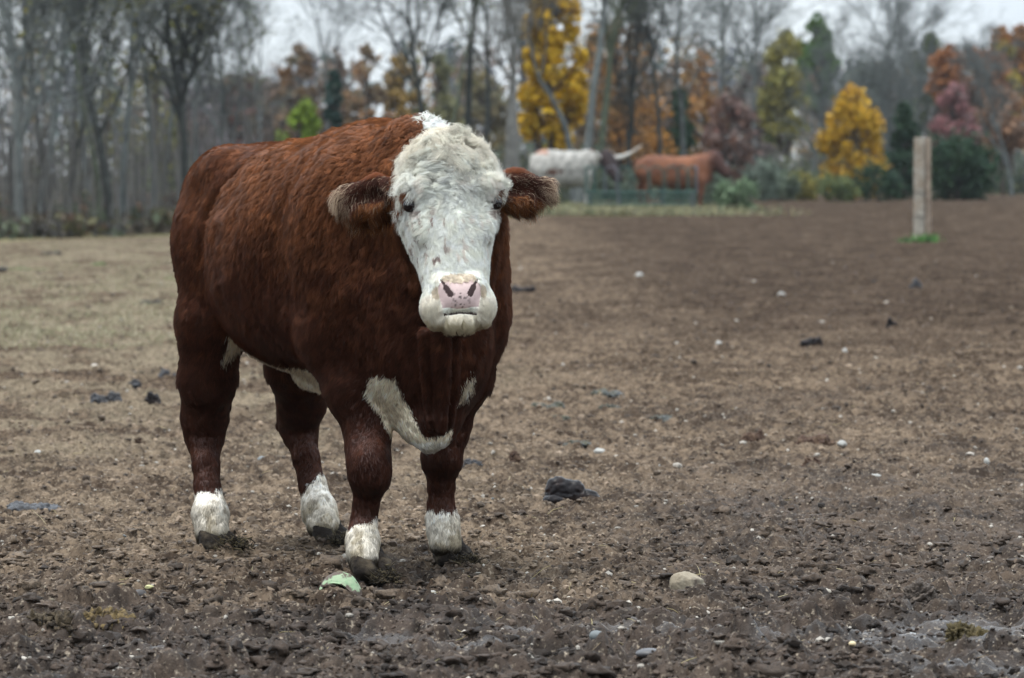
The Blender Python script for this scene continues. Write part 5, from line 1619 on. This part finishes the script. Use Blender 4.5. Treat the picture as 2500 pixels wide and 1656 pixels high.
def mud_lumps():
    r = np.random.default_rng(37)
    import bmesh
    bm = bmesh.new(); bmesh.ops.create_icosphere(bm, subdivisions=2, radius=1)
    B = np.array([v.co for v in bm.verts]); F = np.array([[v.index for v in f.verts] for f in bm.faces]); bm.free()
    n = 34000
    X = r.uniform(-1.75, 1.75, n); Y = 11.6 + 7.5 * r.random(n) ** 1.35
    dens = sstep(18.5, 14.2, Y + .8 * fbm(np.stack([X, Y], 1) * 1.5, 2, 44)) * sstep(-.45, .15, fbm(np.stack([X, Y], 1) * 3.5, 3, 45))
    sl = np.zeros(n)
    for cx, cy, rx, ry in SLICK: sl = np.maximum(sl, sstep(1.2, .6, ((X - cx) / rx) ** 2 + ((Y - cy) / ry) ** 2))
    k = (r.random(n) < dens * (1 - .9 * sl)) & (np.abs(X) < .1042 * Y * 1.3)
    X, Y = X[k], Y[k]; n = len(X); Z = ground_z(X, Y)
    sz = r.gamma(1.6, .0044, n).clip(.003, .026) * np.where(r.random(n) < .012, 1.9, 1)
    V = B[None] * (sz[:, None] * r.uniform(.7, 1.35, (n, 3)))[:, None] * np.array([1, 1, .50])
    W_ = np.repeat(np.stack([X, Y], 1), len(B), 0).reshape(n, len(B), 2)
    nn = fbm(B[None] * 2.3 + r.uniform(0, 99, (n, 1, 3)), 3, 6)
    V = V * (1 + 1.5 * nn[..., None])
    V = V + np.stack([X, Y, Z + sz * .02], 1)[:, None]
    q = (F[None] + (np.arange(n) * len(B))[:, None, None]).reshape(-1, 3)
    wv = wetness(X, Y); c1, c2, _a, _b = earth_tones(np.stack([X, Y], 1))
    c = (c1 * (1 - wv[:, None]) + c2 * wv[:, None]) * r.uniform(.75, 1.3, (n, 1))
    me = mesh_np('mud_lumps', V.reshape(-1, 3), tris=q, smooth=True, attrs={'earth': np.repeat(c, len(B), 0)}, mats=[mat('lump_earth', attr='earth', rough=.7, spec=.18, noise=[(90, (.02, .015, .011), 4, .48, .72)], bump=(220, .8, .004))])
    tag(obj('mud_lumps', me), 'churned lumps of dark mud covering the foreground', 'mud', kind='stuff')
mud_lumps()

# ---- dung: folded heaps, flat pats, crumbly lumps
dungm = mat('wet_dung', (.006, .0045, .005), .36, noise=[(20, (.018, .010, .008), 4, .5, .7)], bump=(60, .35, .004), spec=.15)
patm = mat('olive_dung', (.030, .030, .019), .5, noise=[(12, (.042, .046, .047), 3, .45, .6), (30, (.070, .062, .022), 4, .55, .7)], bump=(50, .6, .006), spec=.25)
bluem = mat('slate_dung', (.030, .029, .031), .5, noise=[(22, (.062, .064, .070), 4, .5, .62)], bump=(60, .7, .006), spec=.25)
crumb = mat('crumbly_dung', (.060, .035, .024), .9, noise=[(40, (.11, .07, .045), 5, .45, .7)], bump=(90, .9, .008))
def dung(label, xd, yd, wpx, hpx, m, seed, blobs=7, fold=.010, name='dung_heap', folds=True, cat='dung', pts=None):
    x, y = on_ground(xd, yd); s = y / FPX * DS
    w = wpx * s; h = hpx * s * 1.25
    r = np.random.default_rng(seed)
    e = min(w * .022, .006)
    S = Sculpt(axis_grid(-w * .75, w * .75, e), axis_grid(-w * .6, w * .6, e), axis_grid(-.02, h * 1.5 + .02, e * .8))
    if pts is None:
        pts = [(r.uniform(-.32, .32), r.uniform(-.28, .28), r.uniform(.10, .24), r.uniform(.35, 1.0)) for _ in range(blobs)]
    for bx, by, br, bh in pts:
        S.ell((bx * w, by * w, h * bh * .25), (br * w, br * w * .85, h * bh * .75), min(.012, w * .06))
    V, Q = S.surface()
    if not len(V): return
    V = smooth_mesh(V, Q, 1); N = vnormals(V, Q)
    if folds:
        ph = V[:, 2] / (h * .16) + fbm(V / w * 5, 2, seed) * 3 + np.hypot(V[:, 0], V[:, 1]) / (w * .16)
        V = V + N * (np.abs(np.sin(ph)) ** .6 * fold - fold * .5)[:, None]
    V = V + N * (fbm(V / w * 14, 3, seed) * fold * (1.0 if folds else 2.2))[:, None]
    o = obj(name, mesh_np(name, V, quads=Q, mats=[m]), loc=(x, y, top1(x, y, w * .45) - h * .12))
    tag(o, label, cat, 'cow dung on the paddock')
    return o
dung('big dark glossy folded dung heap in the open mud right of the bull', 1318, 1162, 136, 42, dungm, 1, pts=[(-.22, .05, .21, 1.15), (-.05, .1, .20, 1.0), (.10, .05, .17, .95), (.33, .0, .16, .55), (.42, .0, .08, .4), (-.33, -.25, .14, .35), (-.2, -.25, .12, .3)], fold=.0035)
dung('dark slate dung close to the bull hind leg', 386, 868, 54, 22, bluem, 2)
dung('dark slate dung heap left of the bull, in two clumps', 245, 928, 78, 26, bluem, 3, pts=[(-.32, 0, .15, .9), (-.1, .05, .16, .7), (.15, 0, .16, 1), (.34, .05, .13, .9)])
dung('rounded dark dung lump below the slate dung on the left', 348, 944, 44, 26, dungm, 4)
dung('small dark dung lump between the slate clumps', 312, 900, 34, 12, bluem, 5)
dung('flat grey dried pat at the far left', 80, 1176, 124, 14, bluem, 6, blobs=9)
dung('olive and slate cow pat nearest the bull', 1264, 938, 84, 14, patm, 7, blobs=8)
dung('long olive cow pat, farthest of the olive ones', 1404, 912, 84, 16, patm, 8, blobs=8)
dung('small slate-streaked cow pat under the long olive one', 1412, 948, 56, 12, patm, 9)
dung('flat olive cow pat farthest right of the olive ones', 1534, 972, 84, 12, patm, 10, blobs=8)
dung('slate-streaked cow pat beside the white stone', 1332, 1026, 72, 10, patm, 11, blobs=7)
dung('thin olive pat between the nearest pat and the white stone', 1300, 972, 52, 6, patm, 12)
dung('crumbly brown dung lump with a grey stone pressed in', 1742, 1026, 64, 34, crumb, 13, folds=False, fold=.006)
dung('crumbly brown dung lump, the wide one on the right', 1880, 1030, 96, 26, crumb, 14, folds=False, fold=.006, blobs=9)
dung('small brown clod of dung near the bull forelegs', 1190, 1062, 44, 18, crumb, 15, folds=False, fold=.006)
dung('slate dung behind the bull right foreleg', 1092, 1080, 44, 14, bluem, 16)
dung('brown clod with a dark hollow below the wide crumbly one', 1876, 1082, 46, 30, crumb, 17, folds=False, fold=.006)
dung('dark twisted lump in the mid field right of the bull muzzle', 1210, 678, 66, 14, dungm, 18, pts=[(-.3, 0, .16, 1), (-.1, 0, .14, .7), (.1, 0, .12, .8), (.32, 0, .10, 1)])
dung('dark dung patch in the mid field left of the small white stone', 1880, 800, 60, 14, dungm, 19, folds=False)
dung('dark dung lump in the far mid field above the white stone', 2060, 755, 40, 22, dungm, 20, folds=False)
dung('thin dark dung streak on the pale left field', 345, 702, 56, 10, dungm, 21, folds=False)
dung('slate clod far right near the wet streak', 2118, 664, 36, 22, bluem, 22, folds=False)
dung('small reddish clod left of the bull hind legs', 322, 1036, 22, 16, crumb, 23, folds=False)
dung('faint dark lump at the far edge of the pale field', 120, 586, 50, 8, dungm, 24, folds=False)
dung('large trodden mud clod with a deep hoof hollow at lower right', 2150, 1400, 110, 46, mat('mud_clod', (.050, .038, .030), .7, noise=[(30, (.09, .07, .055), 5, .45, .7)], bump=(80, .9, .008)), 25, folds=False, fold=.012, blobs=10, name='mud_clod', cat='clod')
dung('mossy brown clod beside the tan puddle at lower right', 2240, 1486, 110, 30, mat('mossy_clod', (.055, .042, .018), .9, noise=[(30, (.10, .075, .03), 5, .45, .7)], bump=(80, .9, .008)), 26, folds=False, fold=.012, blobs=10, name='mud_clod', cat='clod')
dung('yellowish-brown rotten hay clump at lower left', 250, 1462, 130, 26, mat('rotten_hay', (.15, .105, .045), .9, noise=[(60, (.05, .035, .02), 5, .42, .6)], bump=(120, 1, .01)), 27, folds=False, fold=.014, blobs=12, name='hay_clump', cat='hay')
dung('darker rotten hay clump left of the yellowish one', 118, 1462, 110, 26, mat('dark_hay', (.075, .055, .032), .9, noise=[(60, (.03, .022, .015), 5, .42, .6)], bump=(120, 1, .01)), 28, folds=False, fold=.014, blobs=10, name='hay_clump', cat='hay')

# ---- hay caught round the hooves
def hoof_hay(label, xd, yd, Y, seed):
    r = np.random.default_rng(seed); p = D(xd, yd, Y); n = 420
    a = r.uniform(0, 6.28, n); L = r.uniform(.006, .026, n) * np.where(r.random(n) < .06, 2.2, 1)
    s0 = np.stack([p[0] + r.normal(0, .022, n), p[1] + r.normal(0, .02, n), np.abs(r.normal(.008, .014, n)) + .005], 1)
    s0[:, 2] += gz1(p[0], p[1]) * .5
    d = np.stack([np.cos(a), np.sin(a) * .6, r.uniform(-.3, 1.0, n)], 1) * L[:, None]
    b = r.normal(0, .25, (n, 3)) * L[:, None]
    V, q = tubes(np.stack([s0, s0 + d * .5 + b, s0 + d], 1), np.tile([.0022, .0018, .0006], (n, 1)), 4)
    c = np.array([(.035, .027, .018), (.06, .047, .03), (.10, .08, .045), (.02, .016, .012)])[r.integers(4, size=n)]
    o = obj('trampled_hay', mesh_np('trampled_hay', V, quads=q, attrs={'leaf_colour': np.repeat(c, 12, 0)}, mats=[leaf_mat()]))
    tag(o, label, 'hay', 'muddy hay caught at the hooves')
hoof_hay('muddy dark hay tangled at the left hind hoof', 540, 1262, 15.70, 1)
hoof_hay('muddy dark hay tangled at the far hind hoof', 790, 1240, 15.98, 2)
hoof_hay('muddy hay tangled at the leading fore hoof', 888, 1335, 14.72, 3)
hoof_hay('muddy dark hay tangled at the far fore hoof', 1075, 1285, 15.20, 4)

# ---- broken rind: a curved shell, hollow below, with a ragged rim
def make_rind():
    x, y = on_ground(786, 1366); s = y / FPX * DS
    n, m_ = 40, 24
    V = []
    for lay in (0, 1):
        for i in range(n + 1):
            u = i / n
            for j in range(m_ + 1):
                v = j / m_
                a = (u - .5) * 2.7; b = (v - .40) * 2.2
                R = 46 * s * (1 - .07 * lay)
                rag = 1 + .10 * math.sin(u * 23) * (v > .9 or v < .1)
                p = np.array([math.sin(a) * math.cos(b * .8) * 1.12 * rag, math.sin(b) * .8, math.cos(a) * math.cos(b) * 1.25])
                V.append(p * R)
    V = np.array(V); K = (n + 1) * (m_ + 1)
    f = 1 + .05 * fbm(V / (20 * s), 2, 4)
    V = V * f[:, None]
    idx = np.arange(K).reshape(n + 1, m_ + 1)
    q = np.stack([idx[:-1, :-1], idx[1:, :-1], idx[1:, 1:], idx[:-1, 1:]], -1).reshape(-1, 4)
    rim = []
    b_ = np.concatenate([idx[:, 0], idx[-1, 1:], idx[-2::-1, -1], idx[0, -2:0:-1]])
    rim = np.stack([b_, np.roll(b_, -1), np.roll(b_, -1) + K, b_ + K], 1)
    q = np.concatenate([q, q[:, ::-1] + K, rim])
    m = mat('rind', (.24, .31, .19), .6, noise=[(45, (.20, .30, .17), 3, .45, .6), (26, (.085, .062, .048), 4, .47, .52)], bump=(120, .6, .004))
    o = obj('squash_rind', mesh_np('squash_rind', V, quads=q, mats=[m]))
    o.location = (x, y, top1(x, y, .03) - .004); o.rotation_euler = (.10, .16, -.25)
    tag(o, 'broken piece of pale green mottled rind lying in front of the leading fore hoof', 'rind')
make_rind()

# ---- shallow water standing in hoof prints
wm = bpy.data.materials.new('puddle_water'); wm.use_nodes = True
pb = wm.node_tree.nodes['Principled BSDF']; pb.inputs['Base Color'].default_value = (.10, .075, .045, 1); pb.inputs['Roughness'].default_value = .06; pb.inputs['Specular IOR Level'].default_value = .6
for i, (xd, yd, wx, wy) in enumerate([(2118, 1478, 48, .16), (2110, 1530, 60, .14), (856, 1538, 40, .10), (1092, 1468, 36, .09), (1330, 1424, 70, .08), (2290, 1405, 60, .2), (2330, 1350, 60, .15)]):
    x, y = on_ground(xd, yd); s = y / FPX * DS
    a = np.linspace(0, 2 * np.pi, 33)[:-1]
    rr = 1 + .25 * vnoise(np.stack([np.cos(a) * 2 + i, np.sin(a) * 2], 1), i)
    V = np.stack([np.cos(a) * rr * wx * s, np.sin(a) * rr * wy, 0 * a], 1)
    gx = x + V[:, 0]; gy = y + V[:, 1]
    zs = np.sort(ground_z(np.concatenate([gx, x + V[:, 0] * .5]), np.concatenate([gy, y + V[:, 1] * .5])))
    z = zs[int(len(zs) * .42)]
    V = np.concatenate([V, [[0, 0, 0]]])
    tr = np.stack([np.arange(32), (np.arange(32) + 1) % 32, np.full(32, 32)], 1)
    o = obj('puddle_water', mesh_np('puddle_water', V, tris=tr, smooth=False, mats=[wm]), loc=(x, y, z))
    tag(o, kind='structure')

print('place built', time.time() - _T0)
_r = make_bull()
print('bull hairs', _r[1], time.time() - _T0)

# ---- the damp autumn air that greys the far trees
import bmesh as _bm
b_ = _bm.new(); _bm.ops.create_cube(b_, size=1)
for v in b_.verts: v.co = ((v.co.x) * 760, v.co.y * 420 + 150, v.co.z * 20 + 8)
hm_ = bpy.data.meshes.new('haze'); b_.to_mesh(hm_); b_.free()
hz_ = tag(obj('haze', hm_), kind='stuff')
hmt = bpy.data.materials.new('haze'); hmt.use_nodes = True
n_ = hmt.node_tree; n_.nodes.remove(n_.nodes['Principled BSDF'])
pv = n_.nodes.new('ShaderNodeVolumePrincipled'); pv.inputs['Color'].default_value = (.86, .93, 1, 1); pv.inputs['Density'].default_value = .00010
n_.links.new(pv.outputs[0], n_.nodes['Material Output'].inputs['Volume'])
hm_.materials.append(hmt)
